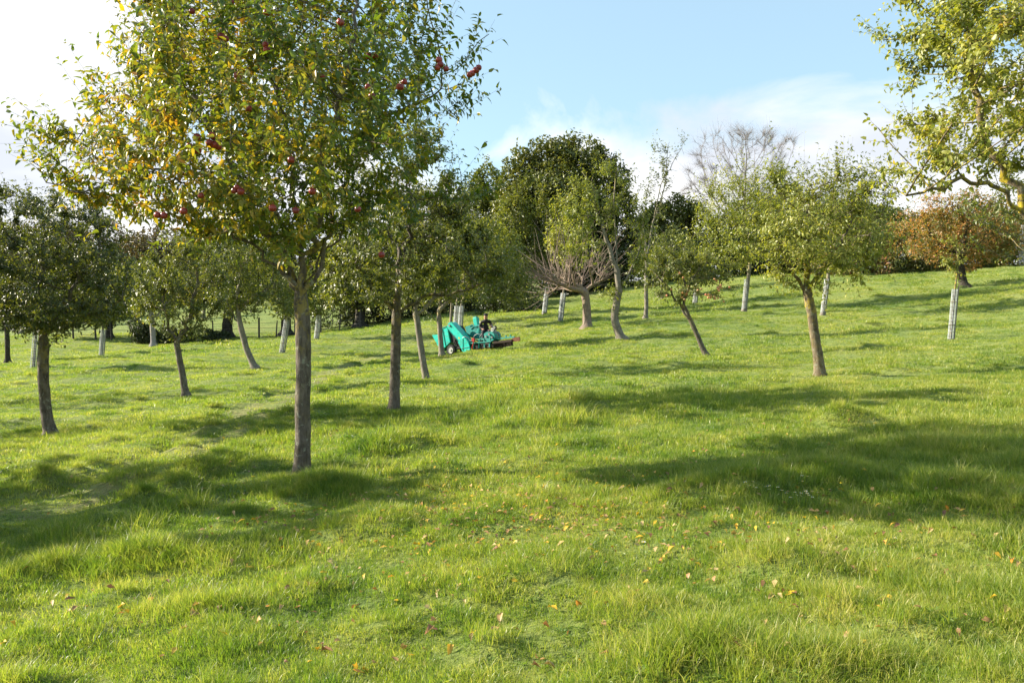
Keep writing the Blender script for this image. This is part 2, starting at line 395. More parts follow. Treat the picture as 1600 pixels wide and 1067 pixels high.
def make_tree(name, label, d, trunk, blobs, n_leaf, leaf=.065, mat='main', bark='apple', R0=.09, group=None, limbs=(), fork=None, natt=900, step=.22, kill=.34,
              shoot=(.15, .5), per=12, detail=1, wr=.5, up=.45, expo=.62, fill=0,  rtip=.004, lich=(1.0, 2.6), seed=1, cat='tree', bare=False, clump=.5, apples=(), bias=0.0, droop=.0, even=False, wander=.03, twig=.0022, thick=.9, minr=0, spread=.5):
    """trunk: pixels (px,py) base first at distance d; blobs: (px,py,rx,ry[,dy,weight,rdy]) in pixels at distance d"""
    global rng
    rng = np.random.default_rng(seed)
    base = P(trunk[0][0], trunk[0][1], d); base[2] = gz(base[0], base[1])
    k = d/F
    def W(px, py, dy=0.0):
        q = P(px, py, d+dy); return q-base
    tr = [np.zeros(3)-np.array([0, 0, .06])]+[W(*q) for q in trunk[1:]]
    tr = resample(tr, step*.8); tr[1:-1] += np.cumsum(rng.normal(0, wander*.25, (len(tr)-2, 3)), 0)*[1, 1, 0]*.5
    N = list(tr); par = [-1]+list(range(len(tr)-1)); act = [len(N)-1]
    for lb in limbs:
        pl = [W(*q) for q in lb]
        # attach at the nearest trunk node
        j = int(np.argmin(np.linalg.norm(np.array(N[:len(tr)])-pl[0], axis=1)))
        ls = resample([N[j]]+pl[1:], step*.8); ls[1:] += rng.normal(0, wander, (len(ls)-1, 3))
        prev = j
        for q in ls[1:]:
            N.append(q); par.append(prev); prev = len(N)-1; act.append(prev)
    bl = []
    for b in blobs:
        dy = b[4] if len(b) > 4 else 0; wgt = b[5] if len(b) > 5 else 1; ty = b[6] if len(b) > 6 else b[2]*k*thick
        c = W(b[0], b[1], dy); bl.append((*c, b[2]*k, ty, b[3]*k, wgt))
    att = in_blobs(bl, natt, shell=.5)
    att = att[att[:, 2] > .8*tr[-1][2] if fork is None else att[:, 2] > fork]
    base_n = len(N)
    N, par = colonize(N, par, act, att, step, kill, grav=.04)
    V, Q, T, r, cnt, kids, sm = tubes(N, par, R0, rtip, expo, base_n, wob=.03, minr=minr)
    top = tr[-1][2]
    lv = np.clip((V[:, 2]-top*.45)/(top*.5), 0.12, 1)*(V[:, 2] < top+lich[1])
    root = thing(name, base, label, cat, group)
    obj('trunk', mesh_np('trunk', V, [Q, T], [BK[bark]], attrs={'lich': lv}), root)
    # shoots
    thin = np.where((cnt <= 14) & (np.arange(len(N)) >= len(tr)))[0]
    if len(thin) < 3: thin = np.arange(len(tr), len(N))
    ns = max(1, int(n_leaf/per)) if not bare else int(n_leaf)
    wgt = 1/np.sqrt(cnt[thin]); cs = max(.45, leaf*5.5); wp_ = sm[thin]/cs+100
    wgt = wgt*np.clip((vnoise(wp_[:, 0]+wp_[:, 1]*.37, wp_[:, 2]-wp_[:, 1]*.61, seed+40)-.22)*2.4, .75 if even else .12, 1.4)
    pick = rng.choice(thin, ns, p=wgt/wgt.sum())
    pos = sm[pick].copy()
    bdir = unit(sm[pick]-sm[np.maximum(par[pick], 0)]+1e-6)
    pos -= bdir*rng.uniform(0, step, (ns, 1))
    ctr = np.average([b[:3] for b in bl], axis=0, weights=[b[3] for b in bl]); ctr = ctr-np.array([0, 0, bl[0][5]*.5])
    outw = unit(pos-ctr)
    sd = unit(outw*.55+bdir*.5+np.array([0, 0, up])+rng.normal(0, spread, (ns, 3)))
    ln = rng.uniform(shoot[0], shoot[1], ns)*np.where(rng.random(ns) < .16, 1.65, 1)
    bend = np.array([0, 0, up*.5-droop])+rng.normal(0, .15, (ns, 3))
    def sp(tt): return pos+sd*(ln*tt)[:, None]+bend*(ln*tt*tt)[:, None]*.5
    # twig tubes: 3 sections, triangular
    secs = [sp(0.), sp(.5), sp(1.)]
    u = unit(np.cross(sd, np.array([.3, .2, 1.]))); v = np.cross(sd, u); tv = []
    tw0 = twig if not bare else twig*1.4
    for i, sc_ in enumerate(secs):
        rr = tw0*(1.25-.45*i)
        for a in (0, 2.094, 4.189): tv.append(sc_+rr*(math.cos(a)*u+math.sin(a)*v))
    tV = np.stack(tv, 1).reshape(-1, 3)
    tq = np.array([(i*3+a, i*3+(a+1) % 3, (i+1)*3+(a+1) % 3, (i+1)*3+a) for i in range(2) for a in range(3)])
    tQ = (tq[None]+(np.arange(ns)*9)[:, None, None]).reshape(-1, 4)
    if bare:
        obj('crown', mesh_np('crown', tV, tQ, [BK[bark]], attrs={'lich': np.zeros(len(tV))}), root)
        return root, bl, sm
    j = (np.arange(per)+.5)/per
    tt = np.clip(j[None]+rng.normal(0, .04, (ns, per)), .03, 1.03)
    lp = pos[:, None]+sd[:, None]*(ln[:, None]*tt)[..., None]+bend[:, None]*((ln[:, None]*tt*tt)*.5)[..., None]
    ang = (np.arange(per)*2.4)[None]+rng.uniform(0, 6.28, (ns, 1))+rng.normal(0, .4, (ns, per))
    rad = np.cos(ang)[..., None]*u[:, None]+np.sin(ang)[..., None]*v[:, None]
    ax = unit(sd[:, None]*rng.uniform(.2, .9, (ns, per, 1))+rad*.8+np.array([0, 0, -.15-droop])+rng.normal(0, .25, (ns, per, 3)))
    nm = unit(sd[:, None]*.6+np.array([0, 0, .7])+rng.normal(0, .45, (ns, per, 3))-rad*.1)
    keep = rng.random((ns, per)) < .9
    lp, ax, nm = lp[keep], ax[keep], nm[keep]; n = len(lp)
    if fill:
        q = in_blobs(bl, int(fill*2.0), shell=1.2)
        nz = vnoise(q[:, 0]/(leaf*7)+200, q[:, 2]/(leaf*6)+q[:, 1]/(leaf*8)+200, seed+5)*.65+vnoise(q[:, 0]/(leaf*2.6)+300, q[:, 2]/(leaf*2.6)+q[:, 1]/(leaf*3)+300, seed+6)*.35
        q = q[nz > .45]; m2 = len(q); o2 = unit(q-ctr)
        lp = np.concatenate([lp, q]); ax = np.concatenate([ax, unit(o2*.5+rng.normal(0, .6, (m2, 3)))]); nm = np.concatenate([nm, unit(o2*.4+np.array([0, 0, .6])+rng.normal(0, .5, (m2, 3)))]); n = len(lp)
    li = leaf*np.clip(rng.normal(.95, .24, n), .4, 1.5)
    Vl, Tl, kk = leaf_geo(lp, ax, nm, li, li*wr*rng.uniform(.85, 1.15, n), detail)
    cl = vnoise(lp[:, 0]*1.7+50, lp[:, 2]*1.7+lp[:, 1]*.9+50, seed)*.5+vnoise(lp[:, 0]*.6+90, lp[:, 2]*.7+lp[:, 1]*.5+50, seed+3)*.5
    val = clump*cl+(1-clump)*rng.random(n)**1.25+bias
    if name == 'apple_tree' and mat == 'main': val = val+.10*np.clip(-lp[:, 0]/2.6, -.6, 1)+.03   # one side of this tree has turned more
    val = np.clip(val, 0, 1)
    Vc = np.concatenate([Vl, tV]); lvv = np.concatenate([np.repeat(val, kk), np.zeros(len(tV))])
    mi = np.concatenate([np.zeros(len(Tl), int), np.ones(len(tQ), int)])
    obj('crown', mesh_np('crown', Vc, [Tl, tQ+len(Vl)], [L[mat], BK[bark]], mi, attrs={'lv': lvv, 'lich': np.zeros(len(Vc))}), root)
    return root, bl, sm

def make_bush(name, label, blobs, n, leaf=.1, mat='dark', cat='bush', d=None, seed=3, stems=8, kind=None, group=None, detail=0, bias=0.0, wr=.6, kids_=True):
    """blobs in world metres (x,y,z,rx,ry,rz)"""
    global rng
    rng = np.random.default_rng(seed)
    bx = np.mean([b[0] for b in blobs]); by = np.mean([b[1] for b in blobs]); base = np.array([bx, by, gz(bx, by)])
    B = [(b[0]-base[0], b[1]-base[1], b[2]-base[2], *b[3:]) for b in blobs]
    lp = in_blobs(B, n, shell=1.5)
    g = ground_h(lp[:, 0]+base[0], lp[:, 1]+base[1])-base[2]
    nz = vnoise(lp[:, 0]*1.1+60, lp[:, 2]*1.3+lp[:, 1]*.8+60, seed)
    lp = lp[(lp[:, 2] > g) & (nz > .22)]; n = len(lp)
    ctr = np.mean([b[:3] for b in B], axis=0)
    ax = unit(unit(lp-ctr)*.5+rng.normal(0, .6, (n, 3))); nm = unit(unit(lp-ctr)*.4+np.array([0, 0, .6])+rng.normal(0, .5, (n, 3)))
    li = leaf*rng.uniform(.6, 1.25, n)
    V, T, kk = leaf_geo(lp, ax, nm, li, li*wr, detail)
    cl = vnoise(lp[:, 0]*.9+50, lp[:, 2]*1.1+lp[:, 1]*.6+50, seed+9)
    val = np.clip(.55*cl+.5*rng.random(n)+bias, 0, 1)
    root = thing(name, base, label, cat, group)
    obj('crown' if cat == 'tree' else 'foliage', mesh_np('foliage', V, T, [L[mat]], attrs={'lv': np.repeat(val, kk)}), root)
    mb = MB()
    for i in range(stems):
        b = B[i % len(B)]
        q = np.array([b[0]+rng.normal(0, .4)*b[3]*.7, b[1]+rng.normal(0, .3)*b[4]*.5, 0]); q[2] = gz(q[0]+base[0], q[1]+base[1])-base[2]-.05
        e = np.array([q[0]+rng.normal(0, .25), q[1]+rng.normal(0, .2), max(b[2]+b[5]*.4, q[2]+.4)])
        mb.tube([q, (q+e)/2+rng.normal(0, .08, 3), e], .03+.01*b[5], taper=.4, sides=5)
    me = mb.mesh('stem', BK['dark'])
    obj('stem', me, root)
    return root

# ------------------------------------------------------------------ hard surface builder
class MB:
    def __init__(s): s.b = bmesh.new()
    def box(s, c, size, rot=None, bev=0.0):
        m_ = Matrix.Translation(Vector([float(v) for v in c]))
        if rot is not None: m_ = m_ @ (rot if isinstance(rot, Matrix) else Matrix.Rotation(rot[0], 4, 'X')@Matrix.Rotation(rot[1], 4, 'Y')@Matrix.Rotation(rot[2], 4, 'Z'))
        m_ = m_ @ Matrix.Diagonal((*size, 1))
        r_ = bmesh.ops.create_cube(s.b, size=1, matrix=m_)
        if bev:
            es = list({e for v in r_['verts'] for e in v.link_edges})
            bmesh.ops.bevel(s.b, geom=es, offset=bev, segments=2, affect='EDGES', profile=.6)
        return s
    def prism(s, poly, y0, y1, bev=0.0):
        a = [s.b.verts.new((float(x), y0, float(z))) for x, z in poly]; b = [s.b.verts.new((float(x), y1, float(z))) for x, z in poly]
        fs = [s.b.faces.new(a), s.b.faces.new(b[::-1])]
        n = len(poly)
        for i in range(n): fs.append(s.b.faces.new((a[i], b[i], b[(i+1) % n], a[(i+1) % n])))
        bmesh.ops.recalc_face_normals(s.b, faces=fs)
        if bev:
            es = list({e for f in fs for e in f.edges}); bmesh.ops.bevel(s.b, geom=es, offset=bev, segments=2, affect='EDGES')
        return s
    def tube(s, pts_, r, taper=1.0, sides=8, closed=False):
        p = np.array([[float(a) for a in q] for q in pts_]); n = len(p)
        tg = unit(np.roll(p, -1, 0)-np.roll(p, 1, 0)) if closed else unit(np.gradient(p, axis=0))
        ref = np.array([0, 0, 1.]) if abs(tg[:, 2]).mean() < .8 else np.array([1., 0, 0])
        u = unit(np.cross(tg, ref)); v = np.cross(tg, u); rings = []
        for i in range(n):
            rr = r*(1+(taper-1)*i/max(n-1, 1)) if np.isscalar(r) else r[i]
            rings.append([s.b.verts.new(p[i]+rr*(math.cos(a)*u[i]+math.sin(a)*v[i])) for a in np.arange(sides)/sides*2*math.pi])
        for i in range(n if closed else n-1):
            A, B_ = rings[i], rings[(i+1) % n]
            for j in range(sides): s.b.faces.new((A[j], A[(j+1) % sides], B_[(j+1) % sides], B_[j]))
        if not closed: s.b.faces.new(rings[0][::-1]); s.b.faces.new(rings[-1])
        return s
    def lathe(s, prof, c, axis='Y', sides=28):
        """prof: (r, t) pairs; revolve about axis through c"""
        rings = []
        for r_, t_ in prof:
            ring = []
            for a in np.arange(sides)/sides*2*math.pi:
                x, z = r_*math.cos(a), r_*math.sin(a)
                q = {'Y': (x, t_, z), 'Z': (x, z, t_), 'X': (t_, x, z)}[axis]
                ring.append(s.b.verts.new((c[0]+q[0], c[1]+q[1], c[2]+q[2])))
            rings.append(ring)
        fs = []
        for A, B_ in zip(rings[:-1], rings[1:]):
            for j in range(sides): fs.append(s.b.faces.new((A[j], A[(j+1) % sides], B_[(j+1) % sides], B_[j])))
        fs.append(s.b.faces.new(rings[0][::-1])); fs.append(s.b.faces.new(rings[-1]))
        bmesh.ops.recalc_face_normals(s.b, faces=fs)
        return s
    def mesh(s, name, mat, smooth=None):
        me = bpy.data.meshes.new(name); bmesh.ops.recalc_face_normals(s.b, faces=s.b.faces[:]); s.b.to_mesh(me); s.b.free()
        me.materials.append(mat)
        if smooth: 
            me.polygons.foreach_set('use_smooth', [True]*len(me.polygons)); me.set_sharp_from_angle(angle=R(smooth))
        return me
    def build(s, name, mat, parent=None, smooth=None): return obj(name, s.mesh(name, mat, smooth), parent)

exec_parts = []
# ------------------------------------------------------------------ the ground
def axis_pts(lo, hi, d0, growth, dmax):
    r_ = [0.0]; d = d0
    while r_[-1] < hi: r_.append(r_[-1]+d); d = min(max(d0, r_[-1]*growth), dmax)
    l_ = [0.0]; d = d0
    while l_[-1] > lo: l_.append(l_[-1]-d); d = min(max(d0, -l_[-1]*growth), dmax)
    return np.array(l_[:0:-1]+r_)
gx = axis_pts(-1200, 1200, .12, .0135, 60); gy = axis_pts(-300, 1500, .12, .0105, 60)
GX, GY = np.meshgrid(gx, gy)
GZ = ground_h(GX, GY)
nx, ny = len(gx), len(gy)
gV = np.stack([GX, GY, GZ], -1).reshape(-1, 3)
ii = (np.arange(ny-1)[:, None]*nx+np.arange(nx-1)[None]).ravel()
gQ = np.stack([ii, ii+1, ii+1+nx, ii+nx], 1)
td = track_d(GX, GY)
trk = (np.exp(-((td-.28)/.30)**2)).ravel()
ground = obj('ground', mesh_np('ground', gV, gQ, [mat_ground()], attrs={'track': trk}))
tag(ground, 'sunlit green orchard meadow sloping up to the right', kind='structure')

# ------------------------------------------------------------------ grass (one thing nobody could count)
def tuft(nb, rad, h0, h1, wd, seed, lean=.5, segs=3):
    r_ = np.random.default_rng(seed)
    a = r_.uniform(0, 6.283, nb); q = rad*np.sqrt(r_.random(nb)); bx = q*np.cos(a); by = q*np.sin(a)
    h_ = r_.uniform(h0, h1, nb); la = r_.uniform(0, 6.283, nb); lm = r_.uniform(.1, lean, nb)+.25*(q/rad)
    fa = r_.uniform(0, 3.1416, nb)+0; V = []; 
    lean_v = np.stack([np.cos(la)*.6+np.cos(a)*.5*(q/rad), np.sin(la)*.6+np.sin(a)*.5*(q/rad)], 1)
    wv = np.stack([np.cos(fa), np.sin(fa)], 1)*wd
    vs = []
    for i in range(segs+1):
        s = i/segs; k = 1-s**1.6
        cx = np.stack([bx, by], 1)+lean_v*(lm*h_*s*s*1.3)[:, None]; z = h_*s*(1-.35*lm*s)-.015
        if i < segs:
            for sg in (-1, 1): vs.append(np.concatenate([cx+sg*wv*k*.5, z[:, None]], 1))
        else: vs.append(np.concatenate([cx, z[:, None]], 1))
    V = np.stack(vs, 1).reshape(-1, 3); kk = len(vs)
    f = []
    qd = np.array([(2*i, 2*i+1, 2*i+3, 2*i+2) for i in range(segs-1)]).reshape(-1, 4); tr_ = np.array([(2*segs-2, 2*segs-1, 2*segs)])
    o_ = (np.arange(nb)*kk)[:, None, None]
    lv = np.repeat(r_.random(nb), kk)
    return mesh_np('grass_tuft', V, [(qd[None]+o_).reshape(-1, 4), (tr_[None]+o_).reshape(-1, 3)], [MBLADE], attrs={'lv': lv})
MBLADE = mat_blade()
gcol = bpy.data.collections.new('grass_tufts')
kinds = [tuft(80, .12, .018, .042, .0044, 1, .9), tuft(80, .12, .022, .050, .0044, 2, .8), tuft(70, .13, .028, .065, .0046, 3, .9),      # 0-2 turf
         tuft(70, .12, .06, .16, .0042, 4, .75), tuft(60, .13, .06, .14, .0042, 5, 1.0),                                         # 3-4 long
         tuft(80, .32, .03, .08, .014, 6, .8, 2), tuft(80, .32, .03, .10, .014, 7, .9, 2), tuft(70, .28, .07, .16, .015, 8, .8, 2)]     # 5-7 far, coarse
def weed(nl, seed, r0, r1, h):
    global rng
    keep_, rng = rng, np.random.default_rng(seed)
    a = rng.uniform(0, 6.28, nl); e = rng.uniform(.15, .8, nl); q = rng.uniform(.0, h, (nl, 1))
    ax = np.stack([np.cos(a), np.sin(a), e], 1); ps = np.stack([np.cos(a), np.sin(a), a*0], 1)*q; ps[:, 2] = rng.uniform(0, .02, nl)
    li = rng.uniform(r0, r1, nl); V, T, k_ = leaf_geo(ps, ax, np.array([0, 0, 1.])+rng.normal(0, .3, (nl, 3)), li, li*.5, 2)
    me = mesh_np('weed', V, T, [MBLADE], attrs={'lv': np.repeat(rng.random(nl)*.2, k_)}); rng = keep_; return me
kinds += [weed(14, 41, .018, .042, .04), weed(26, 42, .010, .020, .10)]
for i, me in enumerate(kinds):
    o = bpy.data.objects.new('tuft_%02d' % i, me); gcol.objects.link(o)
def scatter(y0, y1, dens, wedge=.80, mx=1.5):
    a = (y1-y0)*(wedge*(y0+y1)+2*mx); n = int(a*dens)
    y = np.sqrt(rng.uniform(y0*y0, y1*y1, n)) if y0 > 0 else rng.uniform(y0, y1, n)
    x = rng.uniform(-1, 1, n)*(wedge*y+mx)
    return x, y
rng = np.random.default_rng(11)
Xs = []; Ys = []; Ks = []; Ss = []
def addg(x, y, k, s): Xs.append(x); Ys.append(y); Ks.append(k); Ss.append(s)
for (a, b, dn, sc0) in [(1.2, 4.6, 460, .90), (4.6, 7.5, 270, 1.0), (7.5, 11, 130, 1.25), (11, 16, 70, 1.6)]:
    x, y = scatter(a, b, dn)
    tdv = track_d(x, y); pr = rng.random(len(x))
    ln_ = vnoise(x*.55+20, y*.55+20, 21)*.6+vnoise(x*2.2+20, y*2.2, 22)*.4
    ok = pr > .80*np.exp(-((tdv-.28)/.26)**2)
    x, y, ln_ = x[ok], y[ok], ln_[ok]
    k = rng.integers(0, 3, len(x)); k = np.where((ln_ > .68) & (rng.random(len(x)) < .16), rng.integers(3, 5, len(x)), k)
    wn = vnoise(x*1.1+70, y*1.1+70, 23); k = np.where((wn > .60) & (rng.random(len(x)) < .22*(wn-.60)/.2), rng.integers(8, 10, len(x)), k)
    s = sc0*rng.uniform(.7, 1.15, len(x))*(.82+.45*ln_)*(.62+.72*vnoise(x*4.2+30, y*4.2+30, 24))
    addg(x, y, k, s)
for (a, b, dn, sc0) in [(16, 26, 17, 1.0), (26, 42, 8, 1.25), (42, 66, 3, 1.7)]:
    x, y = scatter(a, b, dn, .74)
    ln_ = vnoise(x*.5+20, y*.5+20, 21)
    ok = rng.random(len(x)) > .96*np.exp(-((track_d(x, y)-.28)/.32)**2); x, y, ln_ = x[ok], y[ok], ln_[ok]
    k = rng.integers(5, 7, len(x)); k = np.where((ln_ > .78) & (rng.random(len(x)) < .10), 7, k)
    addg(x, y, k, sc0*rng.uniform(.6, 1.1, len(x))*(.55+.7*ln_))
# long grass on the tussocks and in the ranker patches
for hx, hy, hh, hr in HUM:
    n = int(12*min(1.6, hr/.25)) if hy < 16 else 6
    x = hx+rng.normal(0, hr*.5, n); y = hy+rng.normal(0, hr*.5, n)
    addg(x, y, rng.integers(3, 5, n) if hy < 16 else np.full(n, 7), rng.uniform(.45, .85, n)*(1+hh*1.5)*(1 if hy < 16 else .8))
for a, b, n_, sp_ in [(472, 748, 60, .16), (615, 643, 45, .17), (78, 680, 45, .18), (1281, 596, 50, .2), (667, 598, 30, .2), (291, 624, 30, .2), (1105, 562, 30, .2), (399, 579, 22, .25), (691, 561, 16, .25), (972, 536, 20, .3), (918, 516, 20, .35), (1485, 533, 16, .2)]:
    g = ground_at_pixel(a, b); far_ = g[1] > 18
    addg(g[0]+rng.normal(0, sp_, n_), g[1]+rng.normal(0, sp_, n_), np.full(n_, 7) if far_ else rng.integers(3, 5, n_), rng.uniform(.5, .9, n_)*(.75 if far_ else 1))
def patch(px_, py_, rx, ry, n, s0=.8, s1=1.3):
    g = ground_at_pixel(px_, py_)
    addg(g[0]+rng.normal(0, rx, n), g[1]+rng.normal(0, ry, n), rng.integers(3, 5, n), rng.uniform(s0, s1, n))
patch(1290, 1055, .30, .08, 70, .7, 1.1); patch(1100, 1040, .2, .08, 40); patch(1440, 760, 1.2, .45, 420, .7, 1.25); patch(1560, 700, .8, .5, 300); patch(1180, 740, 1.2, .4, 200, .6, 1.0)
patch(505, 765, .35, .22, 130, .8, 1.2); patch(230, 880, .35, .12, 130); patch(120, 890, .7, .2, 200, .6, 1.0); patch(1450, 930, .5, .2, 70, .7, 1.1)
patch(330, 960, .2, .08, 40, .7, 1.0); patch(1370, 700, .9, .4, 200, .6, 1.1)
X = np.concatenate(Xs); Y = np.concatenate(Ys); K = np.concatenate(Ks); S = np.concatenate(Ss); Z = ground_h(X, Y)
pm = bpy.data.meshes.new('grass'); pm.vertices.add(len(X)); pm.vertices.foreach_set('co', np.stack([X, Y, Z], 1).astype(np.float32).ravel())
at = pm.attributes.new('kidx', 'INT', 'POINT'); at.data.foreach_set('value', K.astype(np.int32))
at = pm.attributes.new('scl', 'FLOAT', 'POINT'); at.data.foreach_set('value', S.astype(np.float32))
at = pm.attributes.new('rotz', 'FLOAT_VECTOR', 'POINT')
rz = np.stack([rng.normal(0, .12, len(X)), rng.normal(0, .12, len(X)), rng.uniform(0, 6.28, len(X))], 1).astype(np.float32); at.data.foreach_set('vector', rz.ravel())
pm.materials.append(MBLADE)
grass = obj('grass', pm); tag(grass, 'short green meadow grass covering the orchard slope', 'grass', kind='stuff')
ng = bpy.data.node_groups.new('grass_scatter', 'GeometryNodeTree')
ng.interface.new_socket('Geometry', in_out='INPUT', socket_type='NodeSocketGeometry'); ng.interface.new_socket('Geometry', in_out='OUTPUT', socket_type='NodeSocketGeometry')
gi = ng.nodes.new('NodeGroupInput'); go = ng.nodes.new('NodeGroupOutput')
ci = ng.nodes.new('GeometryNodeCollectionInfo'); ci.inputs['Collection'].default_value = gcol; ci.inputs['Separate Children'].default_value = True; ci.inputs['Reset Children'].default_value = True
ip = ng.nodes.new('GeometryNodeInstanceOnPoints'); ip.inputs['Pick Instance'].default_value = True
def named(nm, ty):
    n = ng.nodes.new('GeometryNodeInputNamedAttribute'); n.data_type = ty; n.inputs['Name'].default_value = nm
    return [o for o in n.outputs if o.enabled and o.name == 'Attribute'][0]
e2r = ng.nodes.new('FunctionNodeEulerToRotation')
ng.links.new(named('rotz', 'FLOAT_VECTOR'), e2r.inputs[0])
ng.links.new(gi.outputs[0], ip.inputs['Points']); ng.links.new(ci.outputs[0], ip.inputs['Instance']); ng.links.new(named('kidx', 'INT'), ip.inputs['Instance Index'])
ng.links.new(e2r.outputs[0], ip.inputs['Rotation']); ng.links.new(named('scl', 'FLOAT'), ip.inputs['Scale']); ng.links.new(ip.outputs[0], go.inputs[0])
md = grass.modifiers.new('scatter', 'NODES'); md.node_group = ng
# ------------------------------------------------------------------ orchard trees
GR = 'apple trees of the orchard'
AT = {}
# the large red-apple tree in front
AT['main'] = make_tree('apple_tree', 'large apple tree in front with red apples and yellowing leaves', 8.9,
    [(472, 745), (473, 690), (474, 620), (476, 550), (477, 490), (470, 458)],
    [(230, 225, 74, 70, -.1, 1.5), (120, 255, 52, 42, 0, 1.8), (78, 268, 40, 26, 0, 4), (112, 222, 40, 30, 0, 3), (120, 300, 50, 18, 0, 2.2), (180, 270, 52, 45, 0, 1.8), (235, 320, 50, 32, .2, 1.4), (330, 335, 75, 42, .1, 1.3),
     (190, 150, 36, 34, 0, 2.2), (235, 90, 34, 42, .1, 1.1), (310, 120, 100, 90, .2), (305, 270, 105, 80, -.5), (430, 70, 125, 105, 0, 1.0), (450, 235, 130, 95, 0, .9), (580, 100, 110, 100, .1), (590, 235, 95, 75, .2, .9),
     (690, 110, 52, 58, .2, .9), (755, 62, 36, 20, .3, 1.6), (800, 45, 14, 10, .3, 2), (715, 190, 38, 18, .3, 1.3), (420, -60, 150, 90, 0, .8), (590, -50, 125, 80, 0, .7), (300, -20, 60, 50, 0, .7), (650, 310, 70, 40, .6, .6), (740, 300, 30, 14, .4, .8),
     (410, 335, 115, 40, -.3, 1.0), (560, 340, 95, 38, .2, .8), (430, 180, 170, 130, -1.2, .6), (430, 180, 170, 130, 1.3, .6)],
    48000, leaf=.080, mat='main', spread=.30, even=True, R0=.082, group=GR, natt=3800, step=.15, kill=.22, shoot=(.24, .60), per=18, detail=2, wr=.40, up=.55, rtip=.0032, fork=2.05,
    limbs=[[(474, 480), (455, 430), (438, 385), (400, 330, -.3), (330, 270, -.5), (250, 262, -.5), (170, 290, -.3), (110, 300, -.2), (60, 280, 0)],
           [(476, 475), (500, 425), (518, 350), (545, 270, .2), (600, 190, .3), (690, 140, .4)],
           [(470, 458), (468, 400), (465, 330, .5), (450, 240, .7), (430, 120, .8), (410, 0, .9)],
           [(472, 460), (485, 400), (500, 340, -.4), (510, 240, -.7), (540, 120, -.8), (560, 10, -.8)],
           [(474, 480), (447, 380, .3), (420, 300, .9), (330, 200, 1.1), (270, 120, 1.2)], [(330, 270, -.5), (250, 250, -.2), (170, 230, 0), (100, 205, .1)], [(400, 330, -.3), (330, 200, -.5), (260, 110, -.4), (200, 60, -.3)], [(518, 350), (570, 300, .3), (640, 300, .5), (672, 312, .6)]],
    lich=(1.0, .9), seed=5, clump=.45)
def apples(root, bl, sm, spots, d, size=.030, mat=None, snap=False):
    k = d/F; base = np.array(root.location)
    for (a, b, dy) in spots:
        q = P(a, b, d+dy)-base
        if snap:
            top_ = sm[sm[:, 2] > .9]; q = top_[np.argmin(np.linalg.norm((top_-q)*[1, .35, 1], axis=1))]+np.array([random.gauss(0, .05), -.06+random.gauss(0, .05), -.07+random.gauss(0, .05)])
        rr = size*random.uniform(.85, 1.12)
        mb = MB(); prof = [(.15, -.80), (.42, -.98), (.74, -.86), (.96, -.42), (1.0, 0.0), (.93, .45), (.70, .80), (.36, .93), (.12, .78)]
        mb.lathe([(p*rr, z*rr*.92) for p, z in prof], q, 'Z', 14); mb.tube([q+np.array([0, 0, .7*rr]), q+np.array([.004, 0, 1.6*rr])], .0018, sides=4)
        mb.build('apple', mat, root, smooth=60)
def mat_apple(name, a, b):
    m_, t = new_mat(name); pos = t.n('ShaderNodeNewGeometry').outputs['Position']
    c = t.mix(t.ramp(t.noise(pos, 14, 3, .6), [(.38, 0.0), (.66, 1.0)]), a, b)
    p = t.n('ShaderNodeBsdfPrincipled', {'Base Color': c, 'Roughness': .32, 'Specular IOR Level': .5, 'Coat Weight': .15}); finish(t, p.outputs[0]); return m_
RED = mat_apple('apple_skin_red', (.17, .010, .014), (.32, .035, .022)); PINK = mat_apple('apple_skin_blush', (.60, .16, .08), (.62, .40, .16))
rt, bl_, sm_ = AT['main']
SP = [(236,171,-1.9),(250,174,-1.9),(265,183,-1.8),(271,188,-1.85),(308,214,-1.9),(331,212,-2),(327,223,-2),(334,226,-1.95),(341,229,-1.9),(309,235,-1.9),(296,228,-1.9),(370,293,-2),(376,299,-2),(366,298,-2),
      (371,118,-2),(372,125,-2),(353,61,-2.0),(345,57,-1.95),(300,18,-1.9),(360,3,-2.0),(415,70,-2.1),(417,78,-2.1),(246,336,-1.8),(256,337,-1.8),(426,325,-1.9),(462,329,-1.9),(488,299,-1.8),(559,327,-1.7),(577,88,-1.9),(586,87,-1.9),
      (575,136,-1.9),(581,151,-1.9),(624,136,-1.7),(632,128,-1.7),(626,136,-1.75),(686,94,-1.3),(688,101,-1.3),(697,108,-1.3),(684,106,-1.3),(738,115,-.8),(744,110,-.8),(748,106,-.8),(734,117,-.8),(503,120,-2),(388,170,-2),(455,250,-2),(314,306,-1.8),(287,330,-1.8),(596,398,-1.2),(417,20,-2),(532,35,-2)]
apples(rt, bl_, sm_, SP, 8.9, mat=RED)

